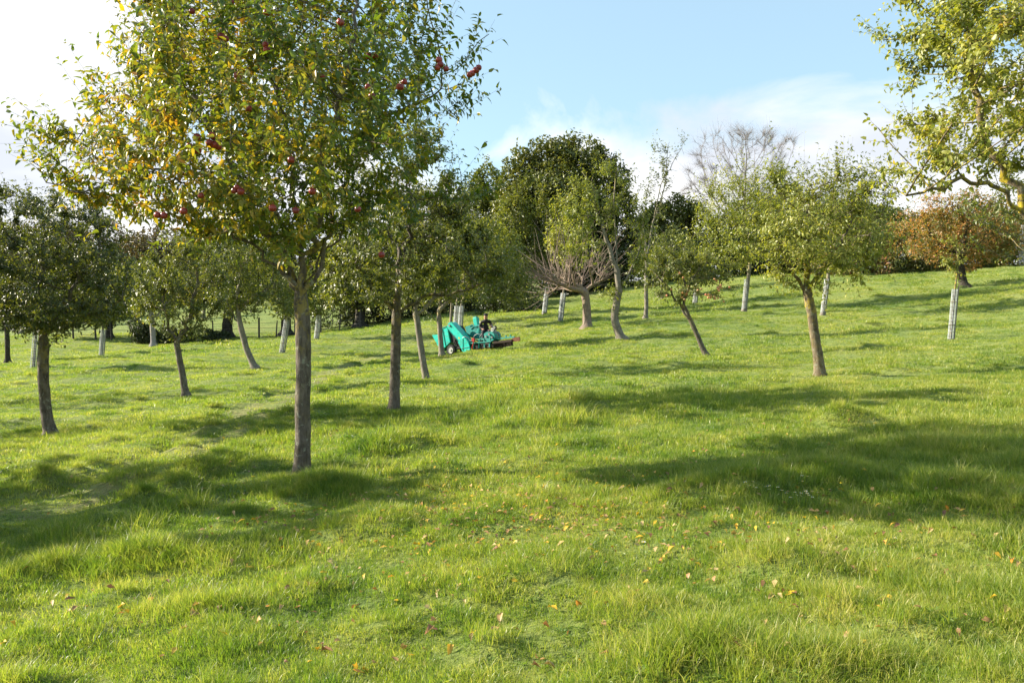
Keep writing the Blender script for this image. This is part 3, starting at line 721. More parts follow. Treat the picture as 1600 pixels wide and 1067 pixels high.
# the tree whose crown hangs in from the right edge
AT['right'] = make_tree('apple_tree', 'apple tree hanging in from the right edge with a yellow lichened limb', 9.4,
    [(1672, 560), (1668, 500), (1655, 430), (1625, 375)],
    [(1450, 120, 75, 60), (1520, 60, 110, 90), (1430, 90, 55, 55), (1480, 220, 80, 52, 0), (1425, 270, 50, 30, -.1, 1.3), (1540, 175, 90, 70), (1640, 80, 125, 100), (1560, -60, 140, 90, 0, .8), (1700, -60, 150, 100, 0, .6), (1790, 130, 100, 90, 0, .7),
     (1390, 245, 30, 25, -.2, .8), (1600, 190, 100, 40, .9, .8), (1620, 70, 130, 105, -1.2, .6), (1620, 70, 130, 105, 1.3, .6), (1385, 190, 22, 25, 0, .8)],
    33000, leaf=.064, mat='pale', bark='yellow', R0=.085, group=GR, natt=1300, step=.16, kill=.25, shoot=(.12, .38), per=11, detail=2, wr=.52, up=.3, fork=1.2,
    limbs=[[(1625, 375), (1595, 330), (1560, 293, -.1), (1510, 278, -.3), (1460, 300, -.5), (1410, 300, -.6)], [(1560, 293), (1540, 220), (1520, 120), (1510, 30)], [(1625, 375), (1640, 280), (1650, 150), (1660, 20)], [(1625, 375), (1690, 300), (1750, 200)]],
    lich=(1.0, 3.0), seed=9, clump=.4, bias=.05)

AT['second'] = make_tree('apple_tree', 'dark trunked apple tree just behind the large front tree, its limb reaching right', 14.5,
    [(615, 640), (617, 590), (618, 540), (620, 490), (620, 470)],
    [(570, 400, 70, 60), (620, 350, 90, 70), (680, 350, 70, 70), (690, 300, 60, 50), (560, 440, 55, 35, -.3), (700, 420, 75, 40, -.2), (755, 410, 50, 45, 0), (640, 260, 70, 60, 0, .8), (620, 400, 100, 60, -.9, .8), (620, 370, 100, 80, 1.1, .7), (530, 440, 35, 40), (735, 300, 35, 45, 0, .8)],
    36000, leaf=.066, mat='mid', bark='apple', R0=.088, group=GR, natt=1300, step=.18, kill=.26, shoot=(.12, .4), per=11, detail=1, wr=.5, up=.35,
    limbs=[[(618, 500), (590, 460), (560, 425, -.3), (530, 400, -.5)], [(619, 492), (660, 465), (700, 458), (760, 440, -.3)], [(620, 470), (628, 420), (640, 350), (640, 280)], [(620, 470), (625, 400, .4), (600, 330, .9)]],
    lich=(1.0, .6), seed=12, clump=.4)

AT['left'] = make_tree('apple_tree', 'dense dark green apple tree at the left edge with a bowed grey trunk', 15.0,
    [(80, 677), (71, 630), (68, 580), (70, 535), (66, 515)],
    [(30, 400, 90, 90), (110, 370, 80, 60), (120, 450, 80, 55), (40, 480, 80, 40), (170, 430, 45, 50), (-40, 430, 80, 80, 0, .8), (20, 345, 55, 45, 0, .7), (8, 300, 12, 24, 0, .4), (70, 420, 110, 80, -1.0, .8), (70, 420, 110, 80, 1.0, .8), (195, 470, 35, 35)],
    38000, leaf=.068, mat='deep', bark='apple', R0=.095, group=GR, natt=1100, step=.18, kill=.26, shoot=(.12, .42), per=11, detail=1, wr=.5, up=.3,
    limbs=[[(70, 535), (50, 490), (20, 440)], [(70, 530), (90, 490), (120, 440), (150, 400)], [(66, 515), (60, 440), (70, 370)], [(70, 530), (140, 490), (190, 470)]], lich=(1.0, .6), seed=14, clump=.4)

AT['bright'] = make_tree('apple_tree', 'bright green apple tree on the right slope with yellow lichen down its leaning trunk', 17.0,
    [(1281, 592), (1277, 545), (1270, 500), (1262, 460), (1260, 445)],
    [(1250, 400, 55, 40), (1300, 390, 70, 45), (1220, 360, 50, 45), (1270, 330, 60, 50), (1330, 340, 55, 50), (1365, 350, 30, 40), (1265, 285, 25, 30, 0, .8), (1240, 310, 40, 40), (1320, 300, 40, 35), (1225, 420, 30, 30), (1180, 375, 25, 30, 0, .9), (1280, 370, 70, 60, -.8, .7), (1280, 370, 70, 60, .8, .7), (1330, 420, 40, 25, 0, .8)],
    20000, leaf=.072, mat='pale', bark='yellow', R0=.1, group=GR, natt=900, step=.18, kill=.26, shoot=(.2, .75), per=13, detail=1, wr=.5, up=.6, spread=.42,
    limbs=[[(1262, 460), (1235, 420), (1215, 380)], [(1262, 455), (1290, 410), (1320, 370)], [(1260, 445), (1262, 390), (1268, 320)]], lich=(1.0, .8), seed=17, clump=.4, bias=-.02)

AT['third'] = make_tree('apple_tree', 'slim apple tree with a leaning bare trunk between the dark tree and the green harvester', 22.0,
    [(667, 596), (660, 560), (655, 525), (650, 492)],
    [(650, 440, 60, 35), (700, 410, 60, 45), (620, 420, 50, 40), (670, 370, 60, 50), (740, 440, 45, 30), (770, 420, 40, 40, 0, .8), (670, 410, 70, 50, .8, .7)],
    13000, leaf=.078, mat='mid', bark='smooth', R0=.085, group=GR, natt=600, step=.2, kill=.3, per=10, wr=.5, detail=1,
    limbs=[[(650, 492), (625, 465), (605, 440)], [(650, 492), (685, 462), (720, 440)], [(650, 492), (655, 430), (660, 380)]], seed=21)
AT['fourth'] = make_tree('apple_tree', 'apple tree whose straight trunk stands in front of the harvester hopper', 33.0,
    [(691, 559), (689, 535), (687, 510), (686, 486)],
    [(700, 440, 45, 30), (740, 420, 40, 40), (670, 440, 35, 30), (790, 430, 35, 35, 0), (810, 455, 30, 25), (765, 460, 40, 20), (740, 380, 40, 40)],
    6500, fill=5000, leaf=.10, mat='mid', bark='smooth', R0=.105, group=GR, natt=450, step=.28, kill=.4, per=9, wr=.5, detail=1, shoot=(.2, .6),
    limbs=[[(687, 505), (672, 492), (660, 478)], [(686, 486), (700, 470), (740, 455), (790, 450)], [(686, 486), (690, 450), (700, 420)]], seed=22)
AT['left2'] = make_tree('apple_tree', 'small thin trunked apple tree in the left middle distance, right of the dark left-edge tree', 22.0,
    [(291, 622), (286, 590), (280, 560), (277, 540), (268, 510)],
    [(280, 450, 45, 45), (250, 430, 30, 40), (320, 440, 35, 40), (260, 500, 25, 25), (300, 500, 30, 22), (290, 400, 40, 30, 0, .7), (235, 480, 25, 30), (330, 480, 22, 22, 0, .6)],
    9500, leaf=.078, mat='mid', bark='apple', R0=.085, group=GR, natt=500, step=.2, kill=.3, per=9, wr=.5, detail=1,
    limbs=[[(277, 540), (262, 505), (255, 460)], [(277, 540), (295, 500), (305, 460), (310, 420)], [(285, 520), (320, 500)]], seed=23, bias=.06)
AT['left3'] = make_tree('apple_tree', 'apple tree leaning left on a slender trunk, left of the white-guarded sapling by the fence', 33.0,
    [(399, 577), (385, 545), (376, 510), (372, 488)],
    [(370, 440, 40, 35), (410, 430, 35, 35), (340, 430, 35, 35), (380, 480, 25, 18, 0, .6), (430, 460, 30, 30), (350, 470, 25, 22), (385, 400, 40, 30)],
    5200, fill=3500, leaf=.10, mat='mid', bark='smooth', R0=.12, group=GR, natt=420, step=.28, kill=.4, per=9, wr=.5, detail=1, shoot=(.2, .6),
    limbs=[[(376, 510), (360, 485), (352, 460)], [(372, 488), (395, 465), (420, 450)], [(372, 488), (374, 440), (380, 410)]], seed=24)
AT['pink'] = make_tree('apple_tree', 'small leaning apple tree with pinkish apples hanging from its right side', 24.0,
    [(1105, 560), (1092, 530), (1078, 500), (1068, 477)],
    [(1060, 435, 45, 28), (1025, 440, 25, 25), (1100, 430, 38, 30), (1125, 435, 26, 28, 0, 2), (1050, 410, 35, 25, 0, .8), (1085, 455, 40, 16, 0, 1.5), (1130, 458, 18, 16, 0, 3)],
    6500, leaf=.07, mat='mid', bark='apple', R0=.07, group=GR, natt=420, step=.2, kill=.28, per=9, wr=.5, detail=1, shoot=(.12, .4), up=.2, droop=.25,
    limbs=[[(1078, 500), (1050, 460), (1030, 435)], [(1068, 477), (1080, 440), (1095, 410)], [(1068, 477), (1072, 450), (1060, 410)]], seed=25, bias=.08)
rt, bl_, sm_ = AT['pink']
apples(rt, bl_, sm_, [(1111+random.gauss(0, 3), 452+random.gauss(0, 6), -1.0) for _ in range(6)]+[(1131+random.gauss(0, 10), 448+random.gauss(0, 8), -1.1) for _ in range(16)]+[(1069+random.gauss(0, 3), 450+random.gauss(0, 9), -1.1) for _ in range(14)]+[(1125, 470, -1), (1139, 468, -1), (1028, 467, -.8)], 24.0, size=.034, mat=PINK, snap=True)
AT['tall'] = make_tree('apple_tree', 'tall sparse tree with a crooked trunk right of the pollarded bare tree', 31.0,
    [(972, 534), (960, 500), (961, 484), (967, 455), (964, 420), (962, 380), (958, 320), (962, 270)],
    [(960, 430, 25, 45), (930, 340, 45, 50), (965, 310, 35, 60), (1000, 400, 25, 50), (920, 290, 35, 30), (962, 240, 10, 28, 0, 1.4), (975, 270, 14, 20), (1000, 330, 22, 40, 0, .8), (925, 390, 30, 35), (905, 400, 20, 30, 0, .7)],
    9000, leaf=.095, mat='pale', bark='smooth', R0=.15, group=GR, natt=520, step=.3, kill=.42, per=9, wr=.5, detail=1, shoot=(.2, .6), up=.6, fork=1.7, thick=.8, expo=.85,
    limbs=[[(966, 450), (985, 425), (1000, 390), (1005, 340)], [(964, 420), (945, 370), (930, 320)], [(960, 500), (966, 450)]], seed=26, bias=-.12)
AT['whip'] = make_tree('apple_tree', 'spindly tree of long upright shoots rising against the sky above the hedge', 40.0,
    [(1008, 512), (1010, 480), (1010, 440), (1012, 400), (1020, 350), (1032, 290)],
    [(1040, 250, 10, 34), (1060, 230, 8, 22), (1030, 300, 14, 40), (1015, 275, 10, 22), (1005, 380, 22, 40), (1030, 380, 24, 40), (1018, 235, 8, 12)],
    2100, leaf=.11, mat='mid', bark='smooth', R0=.10, group=GR, natt=300, step=.35, kill=.45, per=8, wr=.5, detail=0, shoot=(.25, .7), up=.9, fork=2.4, expo=.85,
    limbs=[[(1020, 350), (1038, 300), (1042, 250), (1046, 222)], [(1012, 400), (1005, 350), (1012, 290)], [(1032, 290), (1060, 240), (1068, 222)]], seed=27)
AT['pollard'] = make_tree('pollard_tree', 'pollarded tree with a stout pale trunk and a fan of bare reddish twigs', 38.5,
    [(918, 514), (917, 490), (916, 468), (914, 455)],
    [(885, 438, 45, 22, 0, 1.2), (925, 432, 26, 22), (855, 432, 22, 18), (880, 452, 34, 8)],
    210, mat='mid', bark='redtwig', R0=.20, natt=150, step=.3, kill=.5, shoot=(.9, 2.3), up=.34, spread=.40, seed=31, bare=True, twig=.010, rtip=.012, group=None, expo=.62,
    limbs=[[(914, 455), (890, 448), (868, 442)], [(914, 455), (900, 445)], [(914, 455), (925, 445), (935, 440)]])
# a few leafy suckers still on the pollard
0 and make_bush('leafy_sucker', 'little tuft of green leaves growing on the pollarded tree head', [(*P(912, 440, 38.4), .45, .4, .3), (*P(880, 432, 38.4), .3, .3, .2)], 420, leaf=.09, mat='mid', cat='shoot', stems=0) if False else None
AT['spike'] = make_tree('apple_tree', 'bright leafy apple tree with tall upright shoots above a white-guarded stem', 42.0,
    [(1162, 489), (1166, 455), (1170, 425), (1172, 412)],
    [(1140, 370, 45, 40), (1190, 370, 45, 45), (1165, 320, 50, 45), (1120, 330, 35, 35), (1200, 320, 30, 40), (1161, 262, 9, 34, 0, 1.5), (1195, 280, 10, 25, 0, 1.3), (1130, 290, 20, 20), (1150, 400, 50, 18), (1100, 380, 25, 25)],
    8500, fill=4200, leaf=.125, mat='pale', bark='smooth', R0=.09, group=GR, natt=620, step=.34, kill=.48, per=9, wr=.5, detail=1, shoot=(.3, 1.0), up=.7,
    limbs=[[(1172, 412), (1160, 400), (1145, 385)], [(1172, 412), (1185, 395), (1195, 375)], [(1172, 412), (1172, 380), (1165, 330)]], seed=33)
AT['hidden'] = make_tree('apple_tree', 'green apple tree standing behind the bright tree, its stem in a white guard', 36.0,
    [(1285, 496), (1289, 470), (1293, 440), (1296, 415)],
    [(1300, 380, 50, 40), (1350, 370, 40, 35), (1260, 370, 35, 35), (1310, 320, 40, 35), (1370, 330, 22, 22)],
    4600, fill=2500, leaf=.11, mat='mid', bark='smooth', R0=.07, group=GR, natt=350, step=.3, kill=.45, per=9, wr=.5, detail=0, shoot=(.25, .8), up=.6, seed=34)
AT['rust'] = make_tree('apple_tree', 'rusty orange leaved tree with a dark trunk at the foot of the bramble bank', 43.0,
    [(1507, 452), (1503, 432), (1500, 410), (1502, 395)],
    [(1500, 365, 66, 44), (1445, 360, 45, 32), (1555, 362, 46, 38), (1500, 330, 58, 26), (1565, 385, 25, 25), (1505, 405, 35, 20), (1440, 385, 22, 18)],
    7000, fill=7000, leaf=.12, mat='rust', bark='dark', R0=.20, group=GR, natt=520, step=.34, kill=.48, per=9, wr=.55, detail=0, shoot=(.25, .8), up=.35, seed=35, bias=.0)
AT['slim'] = make_tree('young_apple_tree', 'slim young apple tree with few leaves above the nearest white guard on the right', 25.0,
    [(1485, 531), (1489, 490), (1493, 450), (1495, 430)],
    [(1495, 415, 14, 18), (1490, 385, 14, 22), (1510, 400, 12, 20), (1480, 405, 10, 14)],
    700, leaf=.075, mat='pale', bark='yellow', R0=.035, group=GR, natt=110, step=.2, kill=.3, per=8, wr=.5, detail=1, shoot=(.1, .4), seed=36, rtip=.003)
# more orchard trees farther back on the left and behind the harvester
FAR = [  # px,py base, d, lean top px, crown list, leaves, mat, label
 ((240, 542), 55, (238, 505), [(235, 455, 45, 38), (200, 440, 40, 32), (270, 450, 35, 35)], 3600, 'mid', 'greytwig', .17, 'pale trunked tree beside the dark hedge bushes on the far left'),
 ((52, 577), 35, (57, 515), [(45, 480, 30, 25), (70, 470, 25, 25), (60, 450, 25, 22)], 1500, 'mid', 'smooth', .05, 'slight young tree in a white guard behind the left-edge trunk'),
 ((158, 559), 45, (161, 512), [(160, 485, 32, 22), (140, 470, 30, 26), (185, 480, 22, 20)], 2000, 'mid', 'smooth', .06, 'young apple tree in a white guard, below the left-edge crown'),
 ((440, 555), 40, (449, 495), [(450, 470, 28, 24), (470, 450, 28, 28), (430, 455, 22, 22)], 2000, 'mid', 'smooth', .06, 'young apple tree in a white guard left of the large front trunk'),
 ((494, 531), 46, (498, 490), [(500, 470, 26, 22), (520, 455, 26, 26)], 1700, 'mid', 'smooth', .06, 'young apple tree in a white guard just right of the large front trunk'),
 ((12, 545), 42, (10, 510), [(10, 490, 28, 18), (-10, 470, 40, 30)], 1500, 'mid', 'dark', .12, 'dark stemmed apple tree cut by the left edge of the orchard'),
 ((704, 508), 50, (706, 470), [(705, 440, 28, 26), (690, 420, 28, 28)], 1900, 'mid', 'smooth', .08, 'apple tree with bare tan stem behind the harvester hopper'),
 ((711, 510), 46, (714, 470), [(745, 430, 28, 26), (720, 440, 22, 22)], 1700, 'mid', 'smooth', .06, 'young apple tree in the left of two white guards behind the harvester'),
 ((718, 510), 45, (722, 470), [(780, 400, 30, 40), (750, 380, 30, 30), (740, 430, 20, 25)], 2600, 'pale', 'smooth', .06, 'young apple tree in the right of two white guards behind the harvester'),
 ((850, 493), 50, (855, 450), [(860, 345, 28, 36), (822, 400, 30, 34), (872, 405, 22, 30), (798, 340, 24, 34), (832, 305, 18, 24, 0, .7), (850, 380, 24, 26), (788, 385, 20, 28), (815, 360, 20, 26)], 5600, 'mid', 'smooth', .08, 'leafy light green tree in front of the tall oak, its stem in a white guard'),
 ((875, 503), 46, (880, 460), [(890, 380, 30, 34), (905, 340, 26, 36), (880, 330, 22, 30)], 2600, 'pale', 'smooth', .06, 'young tree in a slanting white guard left of the pollarded tree'),
 ((1085, 482), 50, (1087, 455), [(1085, 430, 26, 20), (1070, 400, 30, 25)], 1500, 'mid', 'smooth', .06, 'little tree in a white guard behind the leaning pink-apple tree'),
 ((1035, 468), 58, (1034, 440), [(1035, 415, 26, 22), (1050, 390, 30, 24)], 1500, 'mid', 'smooth', .08, 'faint grey stemmed tree high on the slope beside the hedge'),
]
GUARD = []
for i, (b, d, top, cr, nl, mt, bk, r0, lab) in enumerate(FAR):
    AT['far%d' % i] = make_tree('apple_tree', lab, d, [b, ((b[0]+top[0])/2, (b[1]+top[1])/2), top], cr, nl, fill=int(nl*.8), leaf=.075+.0016*d, mat=mt, bark=bk, R0=r0, group=GR,
        natt=260, step=.36, kill=.5, per=8, wr=.55, detail=0, shoot=(.3, .9), up=.5, seed=50+i, rtip=.006)
# orchard on the far side of the field fence
for i, (a, b, d, mt) in enumerate([(386, 478, 92, 'mid'), (403, 476, 88, 'mid'), (417, 470, 100, 'mid'), (432, 470, 100, 'brown'), (300, 500, 85, 'mid'), (318, 498, 90, 'mid'), (60, 520, 80, 'mid'), (33, 522, 75, 'mid'), (120, 512, 90, 'brown'), (545, 470, 95, 'mid'), (575, 466, 100, 'mid'), (640, 462, 100, 'brown')]):
    g = ground_at_pixel(a, b, 200); d = g[1]; k = F/d; px_ = 800+g[0]*k
    H = random.uniform(3.2, 4.2)*k; W_ = random.uniform(1.5, 2.0)*k
    labs = ['slender far orchard tree beyond the fence, nearest the big dark trunk', 'thick stemmed far orchard tree beyond the fence, second from the dark trunk', 'far orchard tree beyond the fence in the gap left of the front trunk', 'brown leaved far tree beyond the fence close to the front trunk',
            'far tree beyond the hedge bushes, seen under the thin trunked tree', 'far tree beyond the hedge seen right of the thin trunked tree', 'far tree in the field behind the left-edge trunk', 'leftmost far tree standing in the lower field', 'brownish far tree seen under the left-edge crown', 'far tree beyond the fence right of the front trunk', 'far tree on the rising field left of the dark trunked tree', 'brown far tree on the field behind the dark hedge']
    make_tree('field_tree', labs[i], d, [(px_, b), (px_+1, b-H*.25), (px_+2, b-H*.42)], [(px_, b-H*.7, W_, H*.3), (px_+W_*.5, b-H*.6, W_*.6, H*.2)], 700, fill=700, leaf=.22, mat=mt, bark='smooth', R0=.16, natt=90, step=.5, kill=.8,
        per=8, wr=.6, detail=0, shoot=(.4, 1.0), seed=80+i, rtip=.01, group='orchard trees beyond the fence')
# trees outside the frame on the left: their shadows lie across the foreground
def off_tree(x, y, label, s, n=9000):
    g = gz(x, y); k = F/y; px_ = 800+x*k; b = 500+(1.6-g)*k
    q = lambda dx, z: (px_+dx*k, b-z*k)
    return make_tree('apple_tree', label, y, [q(0, 0), q(.05, 1.0), q(.02, 1.9)], [(*q(-.6, 3.2), 1.6*k, 1.2*k), (*q(.8, 3.3), 1.5*k, 1.2*k), (*q(0, 4.2), 1.7*k, .9*k), (*q(0, 3.4), 1.8*k, 1.2*k, -.9), (*q(0, 3.4), 1.8*k, 1.2*k, .9)], n,
        leaf=.085, mat='mid', bark='apple', R0=.09, natt=600, step=.22, kill=.34, per=10, wr=.52, detail=0, seed=s, group=GR)
off_tree(-10.6, 9.7, 'apple tree out of sight left of the large front tree, shading the foreground', 91, 26000)
off_tree(-12.9, 8.5, 'extra apple tree out of sight farther left, added to widen the foreground shade', 95, 20000)  # extra unseen tree, put in to broaden the shade band on the near grass
off_tree(-16.0, 16.5, 'apple tree out of sight beyond the left-edge tree', 92, 7000)
off_tree(13.5, 20.0, 'apple tree out of sight past the right edge of the slope', 93, 7000)
off_tree(-17.2, 24.0, 'apple tree out of sight in the lower left orchard', 94, 6000)

# ------------------------------------------------------------------ tree guards of white wire mesh
WGUARD = mat_plain('galvanised_white_mesh', (.60, .64, .66), .45, .2, .35, 8, dirt=(.20, .22, .16)); STAKE = mat_plain('grey_stake', (.30, .27, .22), .8, 0, .4, 15)
def guard(bx, top_px, d, r, label):
    base = P(bx[0], bx[1], d); base[2] = gz(base[0], base[1])
    tp = P(top_px[0], top_px[1], d)-base; H = np.linalg.norm(tp)
    root = thing('tree_guard', base, label, 'tree guard', 'white mesh tree guards')
    zax = tp/H; x_ = unit(np.cross(np.array([0, 1., 0]), zax)); y_ = np.cross(zax, x_)
    mb = MB(); K = 12; th = max(.007, .00022*d)
    for i in range(K):
        a = i/K*6.283; o_ = (math.cos(a)*x_+math.sin(a)*y_)*r
        mb.tube([o_+zax*.02, o_+zax*H], th, sides=4)
    z = .04
    while z < H:
        mb.tube([(math.cos(a)*x_+math.sin(a)*y_)*r+zax*z for a in np.arange(12)/12*6.283], th*.9, sides=4, closed=True); z += .11
    mb.build('mesh_tube', WGUARD, root)
    mb = MB(); mb.tube([x_*(r+.03)-zax*.1, x_*(r+.03)+zax*(H+.08)], .022, sides=6); mb.build('stake', STAKE, root, smooth=40)
    mb = MB()
    for q in (.3, .75):
        mb = MB(); mb.tube([(math.cos(a)*x_+math.sin(a)*y_)*(r+.012)+zax*H*q for a in np.arange(12)/12*6.283], .012, sides=5, closed=True)
        mb.build('tie', STAKE, root)
for a in [((1485, 531), (1492, 452), 25.0, .075, 'tall white mesh guard on the right slope left of the rusty tree'),
          ((1162, 488), (1167, 436), 42.0, .11, 'white mesh guard under the tree with upright shoots'),
          ((1285, 496), (1292, 436), 36.0, .09, 'white mesh guard seen just right of the lichened leaning trunk'),
          ((52, 577), (57, 519), 35.0, .12, 'white mesh guard left of the dark left-edge trunk'),
          ((158, 559), (161, 516), 45.0, .12, 'white mesh guard below the left-edge crown'),
          ((440, 555), (448, 500), 40.0, .12, 'white mesh guard left of the large front trunk'),
          ((494, 531), (498, 492), 46.0, .12, 'white mesh guard right of the large front trunk'),
          ((711, 510), (714, 478), 46.0, .12, 'left of two white mesh guards behind the harvester'),
          ((718, 510), (721, 478), 45.0, .11, 'right of two white mesh guards behind the harvester'),
          ((850, 493), (855, 447), 50.0, .12, 'white mesh guard under the light green tree before the oak'),
          ((875, 503), (880, 458), 46.0, .12, 'slanting white mesh guard nearest the pollarded tree'),
          ((1085, 482), (1087, 458), 50.0, .12, 'short white mesh guard glimpsed behind the leaning pink-apple tree'),
          ((1597, 384), (1598, 352), 56.0, .14, 'white mesh guard at the right edge on top of the bank')]:
    guard(*a)

# ------------------------------------------------------------------ big trees and hedges behind
def bgtree(name, label, base_px, d, blobs, n, leaf, mat, bark, R0, seed, natt=500, trunk_h=3.0, bare=False, **kw):
    k = F/d; q = base_px; kw.setdefault('step', .7); kw.setdefault('kill', 1.0); kw.setdefault('shoot', (.5, 1.4)); kw.setdefault('per', 10)
    return make_tree(name, label, d, [q, (q[0], q[1]-trunk_h*k*.5), (q[0]+2, q[1]-trunk_h*k)], blobs, n if bare else n//3, fill=0 if bare else int(n*1.7), leaf=leaf, mat=mat, bark=bark, R0=R0, natt=natt, seed=seed, bare=bare,
                     wr=.62, detail=0, rtip=kw.pop('rtip', .02), wander=.15, twig=kw.pop('twig', .008), lich=(1, 0), **kw)
bgtree('oak_tree', 'tall rounded dark green oak rising highest behind the orchard', (875, 490), 72, [(880, 275, 62, 46), (822, 300, 44, 44), (938, 300, 40, 50), (870, 345, 95, 55), (912, 246, 36, 30), (850, 250, 38, 26), (885, 228, 26, 16), (800, 335, 30, 34), (958, 275, 22, 28), (965, 330, 28, 36), (820, 265, 26, 24), (880, 405, 90, 50), (805, 375, 44, 50), (955, 380, 40, 50)],
       23000, .29, 'oak', 'dark', .6, 101, natt=900, trunk_h=2.6, up=.6)
bgtree('bare_tree', 'leafless grey tree standing against the sky right of centre', (1160, 440), 85, [(1125, 240, 42, 32), (1190, 238, 42, 32), (1160, 290, 70, 40), (1100, 275, 28, 28), (1215, 260, 22, 38), (1160, 222, 50, 20), (1160, 340, 60, 40, 0, .6)],
       7500, .2, 'brown', 'greytwig', .30, 102, natt=1900, trunk_h=4, bare=True, shoot=(.35, 1.1), up=.25, step=.5, kill=.62, rtip=.009, twig=.0048, expo=.66, spread=.7)
bgtree('hedgerow_tree', 'dark green hedgerow tree right of the tall oak', (1045, 455), 72, [(1050, 350, 40, 40), (1020, 380, 40, 45), (1080, 370, 40, 45), (1060, 410, 60, 40), (1110, 400, 40, 40)], 9000, .28, 'oak', 'dark', .4, 103, trunk_h=2)
bgtree('hedgerow_tree', 'dark hedgerow tree behind the tree with upright shoots', (1190, 440), 74, [(1180, 360, 50, 45), (1230, 350, 45, 45), (1210, 400, 60, 35), (1150, 400, 40, 35)], 8000, .28, 'oak', 'dark', .35, 104, trunk_h=1.5)
bgtree('hedgerow_tree', 'dark hedgerow tree beside the bramble bank behind the bright tree', (1330, 420), 72, [(1330, 350, 40, 35), (1380, 360, 40, 30), (1290, 360, 40, 40), (1350, 395, 60, 22), (1410, 365, 22, 18)], 8000, .26, 'oak', 'dark', .35, 105, trunk_h=1.5)
bgtree('hedgerow_tree', 'grey green hedgerow tree left of the tall oak', (750, 480), 85, [(760, 300, 30, 45), (735, 330, 40, 50), (780, 350, 30, 50), (740, 400, 50, 50), (700, 390, 40, 50)], 8500, .28, 'mid', 'dark', .4, 106, trunk_h=2.5)
bgtree('hedgerow_tree', 'broad dark tree in the hedgerow behind the second trunk', (640, 482), 85, [(640, 400, 60, 50), (590, 410, 50, 40), (690, 400, 50, 50), (650, 440, 80, 25), (620, 370, 40, 30)], 7500, .3, 'oak', 'dark', .5, 107, trunk_h=2.0)
for i, (a, b, d, cr, mt, lab) in enumerate([
    (355, 532, 62, [(360, 435, 60, 42), (312, 430, 46, 42), (405, 425, 46, 42), (350, 390, 56, 34)], 'oak', 'thick dark trunked tree standing on the fence line left of the front tree'),
    (447, 527, 63, [(460, 420, 45, 40), (430, 400, 40, 40), (490, 430, 35, 35)], 'oak', 'dark leaning trunked tree on the fence line behind the front trunk'),
    (563, 516, 64, [(565, 440, 45, 38), (540, 420, 40, 40), (600, 450, 35, 30)], 'oak', 'dark trunked tree rising from the hedge between front and second trunks'),
    (170, 535, 62, [(150, 455, 60, 42), (205, 450, 50, 42), (110, 430, 50, 45), (250, 440, 45, 34), (60, 450, 50, 35)], 'dark', 'dark hedgerow tree behind the left-edge crown')]):
    bgtree('hedgerow_tree', lab, (a, b), d, cr, 6500, .25, mt, 'dark', .38 if i != 3 else .25, 110+i, trunk_h=2.2)
for i, (a, d, h_, w_, mt) in enumerate([(-60, 130, 150, 90, 'brown'), (60, 140, 145, 80, 'brown'), (170, 150, 140, 62, 'brown'), (255, 140, 135, 64, 'brown'), (340, 150, 125, 60, 'brown'), (420, 150, 100, 60, 'brown'), (510, 160, 90, 60, 'brown'), (590, 160, 90, 60, 'brown'), (670, 150, 100, 55, 'brown')]):
    g = ground_h(np.array([(a-800)/F*d]), np.array([float(d)]))[0]; yb = 500+(1.6-g)/d*F; top = 488-h_
    bgtree('woodland_tree', ['brown autumn woodland tree at the far left edge', 'brown woodland tree behind the left-edge apple tree', 'brown woodland tree right of the left-edge crown', 'reddish brown woodland tree behind the thin trunked tree', 'brown woodland tree above the thick dark trunk', 'brown woodland tree behind the front tree fork', 'far brown tree right of the front tree fork', 'far brown tree behind the second tree crown', 'far brown tree behind the second tree limb'][i],
        (a, yb), d, [(a, top+35, w_*.8, 35), (a-w_*.5, top+55, w_*.6, 35), (a+w_*.5, top+55, w_*.6, 35), (a, top+80, w_, 35), (a, top+105, w_, 26)], 6500, .50, mt, 'greytwig', .4, 130+i, natt=260, trunk_h=2.5, step=1.2, kill=1.6, shoot=(.8, 2.2), group='autumn woodland trees behind the orchard')

def line_blobs(pts_px, d0, d1, h0, h1, w_, n):
    out_ = []
    for i in range(n):
        f = i/(n-1); px_ = np.interp(f, np.linspace(0, 1, len(pts_px)), pts_px); d = d0+(d1-d0)*f
        x = (px_-800)/F*d; h_ = random.uniform(h0, h1); out_.append((x, d, gz(x, d)+h_*.42, w_*random.uniform(.8, 1.25), w_*.8, h_*.6))
    return out_
make_bush('bramble_hedge', 'sunlit russet and green bramble bank along the top of the right slope', line_blobs([1290, 1420, 1540, 1700], 61, 56, 2.9, 3.7, 1.8, 30), 70000, .16, 'bramble', 'hedge', seed=201, stems=14)
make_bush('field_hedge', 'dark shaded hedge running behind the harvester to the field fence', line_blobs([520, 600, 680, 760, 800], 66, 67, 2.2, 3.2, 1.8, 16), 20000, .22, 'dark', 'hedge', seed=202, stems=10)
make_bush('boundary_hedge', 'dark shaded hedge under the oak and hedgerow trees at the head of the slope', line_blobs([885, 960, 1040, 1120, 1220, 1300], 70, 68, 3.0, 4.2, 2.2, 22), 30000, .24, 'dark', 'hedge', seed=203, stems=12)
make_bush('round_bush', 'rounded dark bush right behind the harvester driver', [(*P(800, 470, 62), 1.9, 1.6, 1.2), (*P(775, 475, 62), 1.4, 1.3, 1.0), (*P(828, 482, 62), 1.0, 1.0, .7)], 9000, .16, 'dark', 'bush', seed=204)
make_bush('hedge_bush', 'dark bush left of the pale trunk on the far left', [(*P(213, 522, 58), 1.0, .8, .85), (*P(228, 526, 58), .7, .7, .7)], 4200, .15, 'dark', 'bush', seed=205)
make_bush('hedge_bush', 'low dark bush behind the thin trunked tree', [(*P(262, 527, 58), .7, .7, .65), (*P(284, 528, 59), .6, .6, .55)], 3000, .15, 'dark', 'bush', seed=206)
